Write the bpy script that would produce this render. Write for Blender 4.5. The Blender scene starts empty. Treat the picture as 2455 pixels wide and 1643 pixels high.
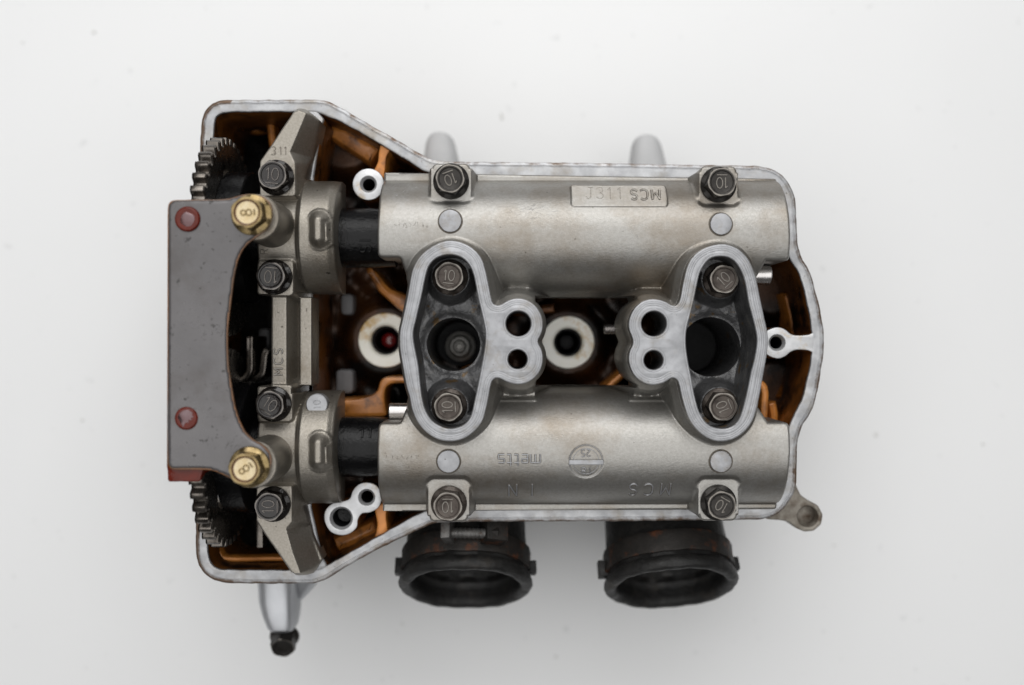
import bpy, math, random
import numpy as np
from mathutils import Vector, Matrix
from mathutils.geometry import tessellate_polygon
random.seed(7); np.random.seed(7)
R = math.radians
scene = bpy.context.scene
COL = scene.collection

# ------------------------------------------------------------------ camera, world, lamps, exposure
RIM = 105.0          # gasket rim above the table, mm
DIST = 400.0         # lens above the gasket rim, mm
cam_d = bpy.data.cameras.new('camera'); cam = bpy.data.objects.new('camera', cam_d); COL.objects.link(cam)
cam.location = (0, 0, (RIM + DIST) / 1000); cam.rotation_euler = (0, 0, 0)
cam_d.sensor_width = 36; cam_d.sensor_fit = 'HORIZONTAL'
cam_d.lens = 36 * DIST / (2455 / 6.0)
cam_d.clip_start = 0.01; cam_d.clip_end = 50
cam_d.dof.use_dof = True; cam_d.dof.focus_distance = (DIST - 14) / 1000; cam_d.dof.aperture_fstop = 3.6
scene.camera = cam

w = bpy.data.worlds.new('World'); scene.world = w; w.use_nodes = True
bg = w.node_tree.nodes['Background']; bg.inputs[0].default_value = (1.0, 0.99, 0.98, 1); bg.inputs[1].default_value = 0.08

def lamp(name, loc, target, sx, sy, power, col):
    d = bpy.data.lights.new(name, 'AREA'); d.shape = 'RECTANGLE'; d.size = sx; d.size_y = sy
    d.energy = power; d.color = col
    o = bpy.data.objects.new(name, d); COL.objects.link(o); o.location = loc
    o.rotation_euler = (Vector(target) - Vector(loc)).to_track_quat('-Z', 'Y').to_euler()
    return o
lamp('window_light', (0.05, 0.95, 0.85), (0, 0.05, 0.05), 1.2, 0.8, 9.5, (1.0, 0.995, 0.985))
lamp('ceiling_light', (-0.12, 0.20, 1.4), (-0.1, 0.14, 0), 2.2, 2.3, 28.5, (1.0, 0.995, 0.985))

vs = scene.view_settings
vs.view_transform = 'Standard'; vs.look = 'None'; vs.exposure = 0.0; vs.gamma = 1.0; vs.use_curve_mapping = False

# ------------------------------------------------------------------ helpers
def mm(px, py, rz=0.0):
    """photograph measurement taken at height rz (mm above the rim) -> plan position in mm"""
    k = (1 - rz / DIST) / 6.0
    return ((px - 1227.5) * k, -(py - 821.5) * k)
def mms(pts, rz=0.0): return [mm(p[0], p[1], rz) for p in pts]
S = 0.001
def W(p): return (p[0] * S, p[1] * S, (p[2] + RIM) * S)

def area2(P):
    return sum(P[i][0] * P[(i + 1) % len(P)][1] - P[(i + 1) % len(P)][0] * P[i][1] for i in range(len(P)))
def ccw(P): return P if area2(P) > 0 else P[::-1]
def cw(P): return P if area2(P) < 0 else P[::-1]
def catmull(P, n=4, closed=True):
    P = [np.array(p, float) for p in P]; N = len(P); out = []
    rng = range(N) if closed else range(N - 1)
    for i in rng:
        if closed: p0, p1, p2, p3 = P[i - 1], P[i], P[(i + 1) % N], P[(i + 2) % N]
        else: p0, p1, p2, p3 = P[max(i - 1, 0)], P[i], P[i + 1], P[min(i + 2, N - 1)]
        for k in range(n):
            t = k / n
            out.append(tuple(0.5 * ((2 * p1) + (-p0 + p2) * t + (2 * p0 - 5 * p1 + 4 * p2 - p3) * t * t + (-p0 + 3 * p1 - 3 * p2 + p3) * t ** 3)))
    if not closed: out.append(tuple(P[-1]))
    return out
def resample(P, step, closed=True):
    P = [np.array(p, float) for p in P]
    if closed: P = P + [P[0]]
    d = [0]
    for a, b in zip(P, P[1:]): d.append(d[-1] + np.linalg.norm(b - a))
    n = max(int(round(d[-1] / step)), 3)
    t = np.linspace(0, d[-1], n + 1)
    A = np.array(P); res = np.stack([np.interp(t, d, A[:, k]) for k in range(A.shape[1])], 1)
    if closed: res = res[:-1]
    return [tuple(r) for r in res]
def smooth_poly(P, it=2):
    A = np.array(P, float)
    for _ in range(it): A = 0.5 * A + 0.25 * (np.roll(A, 1, 0) + np.roll(A, -1, 0))
    return [tuple(a) for a in A]
def rpoly(P, r, n=5):
    """polygon with rounded corners; P may hold (x, y) or (x, y, r)"""
    out = []; N = len(P)
    for i in range(N):
        a = np.array(P[i - 1][:2], float); b = np.array(P[i][:2], float); c = np.array(P[(i + 1) % N][:2], float)
        rr = P[i][2] if len(P[i]) > 2 else r
        u = a - b; v = c - b; lu = np.linalg.norm(u); lv = np.linalg.norm(v)
        if rr <= 0 or lu < 1e-6 or lv < 1e-6: out.append(tuple(b)); continue
        u /= lu; v /= lv
        ang = math.acos(max(-1, min(1, float(u @ v))))
        t = min(rr / math.tan(ang / 2) if ang < 3.1 else 0, lu * .48, lv * .48)
        p = b + u * t; q = b + v * t
        for k in range(n + 1):
            s = k / n
            out.append(tuple((1 - s) ** 2 * p + 2 * s * (1 - s) * b + s * s * q))
    return out
def circ(cx, cy, r, n=40, ph=0.0): return [(cx + r * math.cos(ph + 2 * math.pi * i / n), cy + r * math.sin(ph + 2 * math.pi * i / n)) for i in range(n)]
def rrect(x0, y0, x1, y1, r, n=5): return rpoly([(x0, y0), (x1, y0), (x1, y1), (x0, y1)], r, n)
def offset(P, d):
    A = np.array(P, float); e = np.roll(A, -1, 0) - A
    L = np.linalg.norm(e, axis=1, keepdims=True); L[L < 1e-9] = 1; e /= L
    nrm = np.stack([-e[:, 1], e[:, 0]], 1)
    m = nrm + np.roll(nrm, 1, 0)
    l2 = (m ** 2).sum(1, keepdims=True); l2[l2 < .4] = .4
    return A + d * 2 * m / l2

class MB:
    def __init__(s): s.v = []; s.f = []; s.m = []; s.a = []; s.sm = []
    def add(s, vs, fs, m=0, a=0.0, sm=True):
        b = len(s.v); s.v += [tuple(map(float, x)) for x in vs]
        s.a += [a] * len(vs) if not isinstance(a, (list, np.ndarray)) else list(a)
        for f in fs: s.f.append(tuple(b + i for i in f)); s.m.append(m); s.sm.append(sm)
    def strip(s, r0, r1, m=0, a0=0.0, a1=0.0):
        n = len(r0)
        s.add(list(r0) + list(r1), [(i, (i + 1) % n, n + (i + 1) % n, n + i) for i in range(n)], m, [a0] * n + [a1] * n)
    def plate(s, outer, holes, po, ph, cap_m=0, cap_a=0.0, bottom=False, xf=None):
        """po / ph: (inset, z[, material of the strip that follows[, wear]]) from the foot of the wall up to the cap"""
        xf = xf or (lambda p: p)
        caps = []
        for P, prof in [(ccw(list(outer)), po)] + [(cw(list(h)), ph) for h in holes]:
            rings = []
            for q in prof:
                O = offset(P, q[0]) if abs(q[0]) > 1e-9 else np.array(P, float)
                rings.append([xf((o[0], o[1], q[1])) for o in O])
            last = None
            for i in range(len(prof) - 1):
                m = prof[i][2] if len(prof[i]) > 2 else 0
                a0 = prof[i][3] if len(prof[i]) > 3 else 0.0
                a1 = prof[i + 1][3] if len(prof[i + 1]) > 3 else 0.0
                s.strip(rings[i], rings[i + 1], m, a0, a1)
            caps.append(([Vector((o[0], o[1], 0)) for o in (offset(P, prof[-1][0]) if abs(prof[-1][0]) > 1e-9 else P)], rings[-1]))
        tri = tessellate_polygon([c[0] for c in caps])
        vs = [v for c in caps for v in c[1]]; flat = [v for c in caps for v in c[0]]
        fs = []
        for t in tri:
            a, b, c = (flat[i] for i in t)
            fs.append(t if (b - a).cross(c - a).z > 0 else t[::-1])
        s.add(vs, fs, cap_m, cap_a, False)
        if bottom:
            caps2 = [[xf((p[0], p[1], po[0][1])) for p in ccw(list(outer))]] + [[xf((p[0], p[1], ph[0][1])) for p in cw(list(h))] for h in holes]
            pl = [[Vector((p[0], p[1], 0)) for p in ccw(list(outer))]] + [[Vector((p[0], p[1], 0)) for p in cw(list(h))] for h in holes]
            tri = tessellate_polygon(pl); flat = [v for c in pl for v in c]
            fs = []
            for t in tri:
                a, b, c = (flat[i] for i in t)
                fs.append(t[::-1] if (b - a).cross(c - a).z > 0 else t)
            s.add([v for c in caps2 for v in c], fs, 0)
    def prism(s, P, z0, z1, bev=.5, xf=None, m=0, bottom=True):
        s.plate(P, [], [(0, z0, m), (0, z1 - bev, m), (bev * .3, z1 - bev * .3, m), (bev, z1, m)], [], m, 0, bottom, xf)
    def lathe(s, prof, n=40, xf=None, m=0, close0=True, close1=True):
        """prof: (r, z) list from the bottom up, outside facing"""
        xf = xf or (lambda p: p); rings = []
        for r, z in prof:
            rings.append([xf((r * math.cos(2 * math.pi * i / n), r * math.sin(2 * math.pi * i / n), z)) for i in range(n)])
        b = len(s.v); vs = [p for r in rings for p in r]; fs = []
        for k in range(len(rings) - 1):
            for i in range(n): fs.append((k * n + i, k * n + (i + 1) % n, (k + 1) * n + (i + 1) % n, (k + 1) * n + i))
        if close0: fs.append(tuple(range(n))[::-1])
        if close1: fs.append(tuple((len(rings) - 1) * n + i for i in range(n)))
        s.add(vs, fs, m)
    def tube(s, P, r, n=8, m=0, flat=1.0, up=(0, 0, 1)):
        P = [Vector(p) for p in P]; rings = []
        for i, p in enumerate(P):
            t = (P[min(i + 1, len(P) - 1)] - P[max(i - 1, 0)])
            if t.length < 1e-9: t = Vector((1, 0, 0))
            t.normalize(); u = Vector(up); sd = t.cross(u)
            if sd.length < 1e-3: sd = t.cross(Vector((0, 1, 0)))
            sd.normalize(); u = sd.cross(t)
            rr = r[i] if isinstance(r, (list, tuple)) else r
            rings.append([p + rr * (math.cos(2 * math.pi * k / n) * sd + flat * math.sin(2 * math.pi * k / n) * u) for k in range(n)])
        vs = [q for r_ in rings for q in r_]; fs = []
        for k in range(len(rings) - 1):
            for i in range(n): fs.append((k * n + i, k * n + (i + 1) % n, (k + 1) * n + (i + 1) % n, (k + 1) * n + i))
        fs.append(tuple(range(n))[::-1]); fs.append(tuple((len(rings) - 1) * n + i for i in range(n)))
        s.add(vs, fs, m)
    def loft(s, secs, m=0):
        n = len(secs[0]); vs = [p for c in secs for p in c]; fs = []
        for k in range(len(secs) - 1):
            for i in range(n): fs.append((k * n + i, k * n + (i + 1) % n, (k + 1) * n + (i + 1) % n, (k + 1) * n + i))
        fs.append(tuple(range(n))[::-1]); fs.append(tuple((len(secs) - 1) * n + i for i in range(n)))
        s.add(vs, fs, m)
    def mesh(s, name, mats, ang=35, world=True):
        me = bpy.data.meshes.new(name)
        me.from_pydata([W(p) for p in s.v] if world else [(p[0] * S, p[1] * S, p[2] * S) for p in s.v], [], s.f)
        for m in mats: me.materials.append(m)
        me.polygons.foreach_set('material_index', s.m)
        me.polygons.foreach_set('use_smooth', s.sm)
        at = me.attributes.new('wear', 'FLOAT', 'POINT'); at.data.foreach_set('value', s.a)
        me.update()
        fixnormals(me)
        me.set_sharp_from_angle(angle=R(ang))
        return me
    def build(s, name, mats, parent=None, ang=35, label=None):
        if not isinstance(mats, (list, tuple)): mats = [mats]
        return link(name, s.mesh(name, mats, ang), parent, label)
def fixnormals(me):
    import bmesh
    bm = bmesh.new(); bm.from_mesh(me)
    bmesh.ops.remove_doubles(bm, verts=bm.verts, dist=2e-6)
    bmesh.ops.recalc_face_normals(bm, faces=bm.faces)
    bm.to_mesh(me); bm.free()
def link(name, me, parent=None, label=None):
    o = bpy.data.objects.new(name, me); COL.objects.link(o); o.parent = parent
    if label: o['label'] = label
    return o
def empty(name, label, cat):
    o = bpy.data.objects.new(name, None); COL.objects.link(o); o.empty_display_size = .02
    o['label'] = label; o['category'] = cat
    return o

# signed distances on numpy grids (mm)
def sd_poly(X, Y, P):
    d = np.full(X.shape, 1e9); ins = np.zeros(X.shape, bool); N = len(P)
    for i in range(N):
        ax, ay = P[i]; bx, by = P[(i + 1) % N]; ex, ey = bx - ax, by - ay
        l2 = ex * ex + ey * ey
        if l2 < 1e-12: continue
        t = np.clip(((X - ax) * ex + (Y - ay) * ey) / l2, 0, 1)
        d = np.minimum(d, (X - ax - t * ex) ** 2 + (Y - ay - t * ey) ** 2)
        if ay != by:
            c = ((ay > Y) != (by > Y)) & (X < (bx - ax) * (Y - ay) / (by - ay) + ax)
            ins ^= c
    d = np.sqrt(d)
    return np.where(ins, -d, d)
def sd_circ(X, Y, cx, cy, r): return np.hypot(X - cx, Y - cy) - r
def sd_box(X, Y, x0, y0, x1, y1, r=0.0):
    qx = np.abs(X - (x0 + x1) / 2) - abs(x1 - x0) / 2 + r; qy = np.abs(Y - (y0 + y1) / 2) - abs(y1 - y0) / 2 + r
    return np.hypot(np.maximum(qx, 0), np.maximum(qy, 0)) + np.minimum(np.maximum(qx, qy), 0) - r
def smax(a, b, k):
    h = np.clip(0.5 + 0.5 * (a - b) / k, 0, 1)
    return b * (1 - h) + a * h + k * h * (1 - h)
def smin(a, b, k): return -smax(-a, -b, k)
def sst(a, b, x):
    t = np.clip((x - a) / (b - a), 0, 1); return t * t * (3 - 2 * t)
def plateau(sd, z, slope=3.0, flat=0.0): return z - slope * np.maximum(sd - flat, 0)

def hfield(name, box, step, sdf, zf, zbot, edge, mats, parent, ang=50, label=None, matf=None):
    xs = np.arange(box[0], box[2] + step, step); ys = np.arange(box[1], box[3] + step, step)
    X, Y = np.meshgrid(xs, ys); sd = sdf(X, Y)
    gy, gx = np.gradient(sd, step); g = np.hypot(gx, gy); g[g < .3] = 1
    near = (sd > -0.45 * step) & (sd < 1.6 * step)
    X = np.where(near, X - gx / g * sd, X); Y = np.where(near, Y - gy / g * sd, Y)
    ins = np.where(near, 0, -sd)
    Z = zf(X, Y)
    if edge > 0:
        q = np.clip(ins, 0, edge); Z = Z - (edge - np.sqrt(np.maximum(edge ** 2 - (edge - q) ** 2, 0)))
    keep = sd < 1.6 * step; inn = sd < -0.45 * step
    ny, nx = X.shape; idx = np.arange(ny * nx).reshape(ny, nx)
    Q = np.stack([idx[:-1, :-1], idx[:-1, 1:], idx[1:, 1:], idx[1:, :-1]], -1).reshape(-1, 4)
    kf = keep.ravel()[Q].all(1) & inn.ravel()[Q].any(1); Q = Q[kf]
    used = np.unique(Q); remap = np.full(ny * nx, -1); remap[used] = np.arange(len(used)); Q = remap[Q]
    V = np.stack([X.ravel()[used], Y.ravel()[used], Z.ravel()[used]], 1)
    E = np.concatenate([Q[:, [0, 1]], Q[:, [1, 2]], Q[:, [2, 3]], Q[:, [3, 0]]])
    key = np.sort(E, 1); _, inv, cnt = np.unique(key, axis=0, return_inverse=True, return_counts=True)
    B = E[cnt[inv.ravel()] == 1]
    if zbot is not None:
        bv = np.unique(B); bm = np.full(len(V), -1); bm[bv] = len(V) + np.arange(len(bv))
        low = V[bv].copy(); low[:, 2] = zbot if np.isscalar(zbot) else zbot(low)
        V = np.concatenate([V, low])
        Q = np.concatenate([Q, np.stack([B[:, 1], B[:, 0], bm[B[:, 0]], bm[B[:, 1]]], 1)])
    V = V + np.array([0, 0, RIM]); V *= S
    me = bpy.data.meshes.new(name)
    me.vertices.add(len(V)); me.vertices.foreach_set('co', V.ravel())
    me.loops.add(Q.size); me.loops.foreach_set('vertex_index', Q.ravel().astype(np.int32))
    me.polygons.add(len(Q)); me.polygons.foreach_set('loop_start', np.arange(0, Q.size, 4, dtype=np.int32))
    me.polygons.foreach_set('use_smooth', np.ones(len(Q), bool))
    if not isinstance(mats, (list, tuple)): mats = [mats]
    for m in mats: me.materials.append(m)
    me.update(calc_edges=True); me.validate()
    me.set_sharp_from_angle(angle=R(ang))
    return link(name, me, parent, label)

# ------------------------------------------------------------------ materials
def mat(name, c1, c2=None, rough=.5, rough2=None, metal=0.0, nscale=200, bump=0.0, bscale=1500, bdist=.0002,
        stain=None, stain_scale=120, stain_lo=.55, stain_hi=.7, wear=None, wear_scale=350, coat=0.0, spec=.5,
        streak=None, detail=6, bump2=None, speck=None):
    m = bpy.data.materials.new(name); m.use_nodes = True; nt = m.node_tree; N = nt.nodes; L = nt.links
    b = N['Principled BSDF']; b.inputs['Metallic'].default_value = metal
    b.inputs['Coat Weight'].default_value = coat; b.inputs['Coat Roughness'].default_value = .08
    b.inputs['Specular IOR Level'].default_value = spec
    tc = N.new('ShaderNodeTexCoord'); geo = N.new('ShaderNodeNewGeometry'); pos = geo.outputs['Position']
    def noise(sc, det=detail, ro=.6, off=0.0):
        n = N.new('ShaderNodeTexNoise'); n.inputs['Scale'].default_value = sc; n.inputs['Detail'].default_value = det
        n.inputs['Roughness'].default_value = ro
        v = N.new('ShaderNodeVectorMath'); v.operation = 'ADD'; v.inputs[1].default_value = (off, off * .7, off * .3)
        L.new(pos, v.inputs[0]); L.new(v.outputs[0], n.inputs['Vector']); return n.outputs['Fac']
    def rng(x, a, c, lo=0., hi=1.):
        r = N.new('ShaderNodeMapRange'); r.inputs['From Min'].default_value = a; r.inputs['From Max'].default_value = c
        r.inputs['To Min'].default_value = lo; r.inputs['To Max'].default_value = hi; L.new(x, r.inputs['Value']); return r.outputs[0]
    def mix(f, a, c):
        x = N.new('ShaderNodeMix'); x.data_type = 'RGBA'
        if isinstance(f, float): x.inputs[0].default_value = f
        else: L.new(f, x.inputs[0])
        for s_, q in ((x.inputs[6], a), (x.inputs[7], c)):
            if isinstance(q, tuple): s_.default_value = (*q, 1)
            else: L.new(q, s_)
        return x.outputs[2]
    n1 = noise(nscale)
    col = mix(rng(n1, .35, .65), c1, c2 if c2 else c1)
    if stain:
        col = mix(rng(noise(stain_scale, 8, .65, 3.1), stain_lo, stain_hi, 0, stain[3] if len(stain) > 3 else 1.), col, tuple(stain[:3]))
    if wear:
        at = N.new('ShaderNodeAttribute'); at.attribute_name = 'wear'
        ad = N.new('ShaderNodeMath'); ad.operation = 'MULTIPLY_ADD'
        L.new(at.outputs['Fac'], ad.inputs[0]); ad.inputs[1].default_value = .32; L.new(noise(wear_scale, 8, .7, 7.7), ad.inputs[2])
        col = mix(rng(ad.outputs[0], .66, .86, 0, .9), col, wear)
    if speck:
        col = mix(rng(noise(speck[3], 3, .5, 11.3), speck[4], speck[4] + .05, 0, .85), col, tuple(speck[:3]))
    L.new(col, b.inputs['Base Color'])
    if rough2 is not None: L.new(rng(noise(nscale * 1.7, 6, .6, 1.7), .35, .65, rough, rough2), b.inputs['Roughness'])
    else: b.inputs['Roughness'].default_value = rough
    if bump > 0:
        bp = N.new('ShaderNodeBump'); bp.inputs['Strength'].default_value = bump; bp.inputs['Distance'].default_value = bdist
        L.new(noise(bscale, 4, .6), bp.inputs['Height']); last = bp
        if bump2:
            b2 = N.new('ShaderNodeBump'); b2.inputs['Strength'].default_value = bump2[0]; b2.inputs['Distance'].default_value = bump2[2]
            L.new(noise(bump2[1], 3, .5, 5.0), b2.inputs['Height']); L.new(last.outputs[0], b2.inputs['Normal']); last = b2
        L.new(last.outputs[0], b.inputs['Normal'])
    return m

M = {}
M['table'] = mat('white_table', (.65, .655, .66), (.67, .675, .68), rough=.5, nscale=3, speck=(.58, .585, .59, 160, .70))
M['cast'] = mat('cast_aluminium', (.272, .264, .248), (.312, .304, .288), rough=.37, rough2=.47, metal=.88, nscale=900, bump=.5, bscale=1900, bdist=.0002,
                stain=(.15, .112, .07, .75), stain_scale=28, stain_lo=.45, stain_hi=.72, speck=(.05, .04, .03, 420, .73), bump2=(.10, 400, .0003), detail=4)
M['machined'] = mat('machined_aluminium', (.255, .258, .268), (.325, .329, .343), rough=.40, rough2=.52, metal=.7, nscale=240, bump=.25, bscale=2600, bdist=.00015,
                    stain=(.17, .145, .11, .7), stain_scale=130, stain_lo=.53, stain_hi=.74, speck=(.05, .04, .03, 900, .71))
M['rim'] = mat('gasket_face_aluminium', (.27, .274, .285), (.43, .435, .445), rough=.40, rough2=.55, metal=.65, nscale=130, bump=.3, bscale=1800, bdist=.00015,
               stain=(.22, .19, .15, .8), stain_scale=80, stain_lo=.5, stain_hi=.72, wear=(.085, .045, .02), wear_scale=150, speck=(.05, .035, .02, 700, .71))
M['outer'] = mat('dirty_outer_casting', (.30, .29, .27), (.40, .39, .37), rough=.6, metal=.4, nscale=120, bump=.3, bscale=900, stain=(.10, .07, .045), stain_scale=140)
M['greasy'] = mat('greasy_casting', (.16, .145, .12), (.24, .22, .19), rough=.5, metal=.4, nscale=150, bump=.3, bscale=900, stain=(.06, .04, .025), stain_scale=180, stain_lo=.45)
M['alu_soft'] = mat('grey_aluminium', (.41, .413, .42), (.45, .453, .46), rough=.6, metal=.1, nscale=80)
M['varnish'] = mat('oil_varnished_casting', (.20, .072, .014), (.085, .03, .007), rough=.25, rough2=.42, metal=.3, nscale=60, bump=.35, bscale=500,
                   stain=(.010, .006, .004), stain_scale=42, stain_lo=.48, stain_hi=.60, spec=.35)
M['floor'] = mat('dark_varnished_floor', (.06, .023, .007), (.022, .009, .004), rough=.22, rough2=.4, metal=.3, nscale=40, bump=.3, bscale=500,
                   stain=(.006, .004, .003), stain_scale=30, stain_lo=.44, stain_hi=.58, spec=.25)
M['cast_oily'] = mat('oil_browned_casting', (.225, .207, .178), (.27, .25, .22), rough=.34, rough2=.44, metal=.86, nscale=1100, bump=.6, bscale=1800, bdist=.00022,
                   stain=(.115, .09, .06, .8), stain_scale=40, stain_lo=.5, stain_hi=.72, speck=(.03, .024, .018, 500, .70), detail=3)
M['relief_shade'] = mat('painted_relief_shade', (.075, .062, .048), (.11, .095, .075), rough=.6, metal=.2, nscale=600)  # painted dark tone for the shade round raised letters and plugs
M['gold_top'] = mat('pale_zinc_face', (.48, .41, .28), (.40, .31, .17), rough=.22, rough2=.3, metal=.8, nscale=260)
M['leg_alu'] = mat('satin_leg_aluminium', (.40, .41, .43), (.46, .47, .49), rough=.36, metal=.6, nscale=80)
M['copper'] = mat('amber_varnished_rib', (.55, .21, .04), (.34, .12, .02), rough=.3, rough2=.45, metal=.2, nscale=80, bump=.35, bscale=420, stain=(.08, .028, .008), stain_scale=90, stain_lo=.54, coat=.1)
M['gap_grey'] = mat('gap_view_grey', (.13, .13, .135), (.17, .17, .175), rough=.6, nscale=90)  # grey of the glimpses through the casting
M['scratch'] = mat('bright_scratch', (.55, .55, .55), (.62, .62, .62), rough=.3, metal=.9, nscale=600)
M['scuff'] = mat('dark_scuff', (.02, .018, .017), (.035, .03, .028), rough=.4, nscale=600)
M['amber'] = mat('amber_stained_casting', (.50, .19, .034), (.28, .10, .018), rough=.3, rough2=.46, metal=.1, nscale=70, bump=.35, bscale=420, stain=(.05, .018, .006), stain_scale=60, stain_lo=.52, stain_hi=.62, coat=.1)
M['pit'] = mat('dark_pit_casting', (.065, .065, .067), (.125, .125, .128), rough=.36, rough2=.52, metal=.55, nscale=110, bump=.9, bscale=420, bdist=.0007,
               stain=(.20, .195, .185, .8), stain_scale=150, stain_lo=.56, stain_hi=.72, speck=(.13, .078, .028, 150, .62))  # darker mottled grey inside the port pits
M['bore'] = mat('dark_bore', (.010, .010, .011), (.02, .02, .021), rough=.5, metal=0, nscale=200, spec=.15)
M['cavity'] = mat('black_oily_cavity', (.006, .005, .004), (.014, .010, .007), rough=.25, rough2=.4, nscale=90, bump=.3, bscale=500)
M['camshaft'] = mat('oiled_black_iron', (.0025, .0025, .0028), (.005, .005, .0055), rough=.12, rough2=.22, metal=0, nscale=300, bump=.6, bscale=800, bdist=.0004, spec=.18)
M['bolt'] = mat('black_oxide_steel', (.022, .020, .0185), (.038, .035, .032), rough=.32, rough2=.42, metal=.6, nscale=250, bump=.25, bscale=1500, bdist=.00015, stain=(.011, .0095, .008), stain_scale=250, spec=.35)
M['bolt_brown'] = mat('browned_steel', (.05, .040, .034), (.074, .062, .053), rough=.40, rough2=.5, metal=.6, nscale=250, bump=.25, bscale=1500, bdist=.00015, stain=(.016, .011, .008), stain_scale=250, stain_lo=.5)
M['bolt_oil'] = mat('oil_wet_steel', (.008, .0065, .006), (.014, .012, .0105), rough=.08, rough2=.15, metal=.2, nscale=400, bump=.5, bscale=500, bdist=.0004, coat=.15, spec=.4)
M['edge_pale'] = mat('pale_letter_steel', (.15, .138, .125), (.20, .185, .165), rough=.3, metal=.8, nscale=500)  # paler steel on size marks and hex edges
M['edge_oil'] = mat('oil_wet_letter_steel', (.10, .09, .083), (.15, .138, .127), rough=.12, metal=.8, nscale=500)
M['edge_gold'] = mat('zinc_letter_steel', (.20, .145, .07), (.16, .11, .045), rough=.25, metal=.9, nscale=500)
M['gold'] = mat('yellow_zinc_steel', (.27, .20, .10), (.19, .14, .06), rough=.22, rough2=.32, metal=.85, nscale=300, bump=.15, bscale=2000, bdist=.0001, stain=(.06, .042, .02), stain_scale=230, stain_lo=.5)
M['gold_ring'] = mat('amber_oil_ring', (.10, .038, .007), (.06, .022, .005), rough=.2, metal=.3, nscale=300, coat=.1)
M['plate'] = mat('oil_darkened_steel_plate', (.073, .069, .071), (.094, .089, .091), rough=.18, rough2=.40, metal=.35, nscale=22, bump=.3, bscale=600, bdist=.0003,
                 stain=(.050, .043, .041, .8), stain_scale=36, stain_lo=.5, stain_hi=.66, speck=(.008, .006, .005, 420, .66), bump2=(.6, 40, .0018), spec=.8)
M['plate_edge'] = mat('amber_oil_film_edge', (.17, .065, .014), (.07, .03, .009), rough=.25, metal=.1, nscale=60, coat=.1)
M['rust_plastic'] = mat('red_brown_plastic', (.10, .010, .0035), (.07, .007, .0025), rough=.12, rough2=.2, nscale=260, bump=.35, bscale=350, bdist=.0005, spec=.25)
M['rivet_glint'] = mat('painted_rivet_reflection', (.14, .10, .105), (.085, .045, .045), rough=.16, rough2=.26, metal=.9, nscale=160)  # pale patch painted as the reflection on the rivet tops
M['steel'] = mat('bright_steel', (.52, .50, .49), (.60, .58, .57), rough=.2, rough2=.32, metal=.95, nscale=200, bump=.15, bscale=900)
M['gear'] = mat('oiled_sprocket_steel', (.10, .09, .08), (.15, .135, .12), rough=.18, rough2=.3, metal=.9, nscale=250, bump=.15, bscale=600, stain=(.02, .016, .013), stain_scale=90, stain_lo=.5)
M['washer'] = mat('yellowed_plated_ring', (.90, .89, .83), (.86, .84, .74), rough=.35, rough2=.5, metal=0, nscale=100, stain=(.52, .30, .035), stain_scale=46, stain_lo=.52, stain_hi=.64, coat=.4)
M['white_boss'] = mat('bright_machined_boss', (.52, .525, .535), (.44, .445, .455), rough=.38, rough2=.5, metal=.5, nscale=300, bump=.2, bscale=2000, bdist=.00012, stain=(.36, .26, .13), stain_scale=95, stain_lo=.55, stain_hi=.7)
M['rubber'] = mat('aged_black_rubber', (.0055, .0055, .0055), (.012, .0115, .011), rough=.42, rough2=.62, nscale=110, bump=.6, bscale=400, bdist=.0006, stain=(.03, .026, .022, .7), stain_scale=90, stain_lo=.56, spec=.3)
M['rust_band'] = mat('rusted_clamp_steel', (.012, .011, .010), (.022, .019, .017), rough=.5, rough2=.65, metal=.3, nscale=150, bump=.4, bscale=800, bdist=.0003, stain=(.075, .028, .013), stain_scale=130, stain_lo=.54, stain_hi=.66, spec=.3)
M['red'] = mat('red_well_glint', (.22, .008, .006), (.10, .004, .004), rough=.1, nscale=120, coat=.4)  # red glint in the plug well, put into the colour
M['ink'] = mat('dark_marking', (.13, .115, .095), (.18, .16, .135), rough=.6, metal=.3, nscale=900)  # one darker tone for stamped figures and scribbles
M['dust'] = mat('grey_lint', (.60, .60, .59), (.50, .50, .49), rough=.9, nscale=900)

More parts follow.
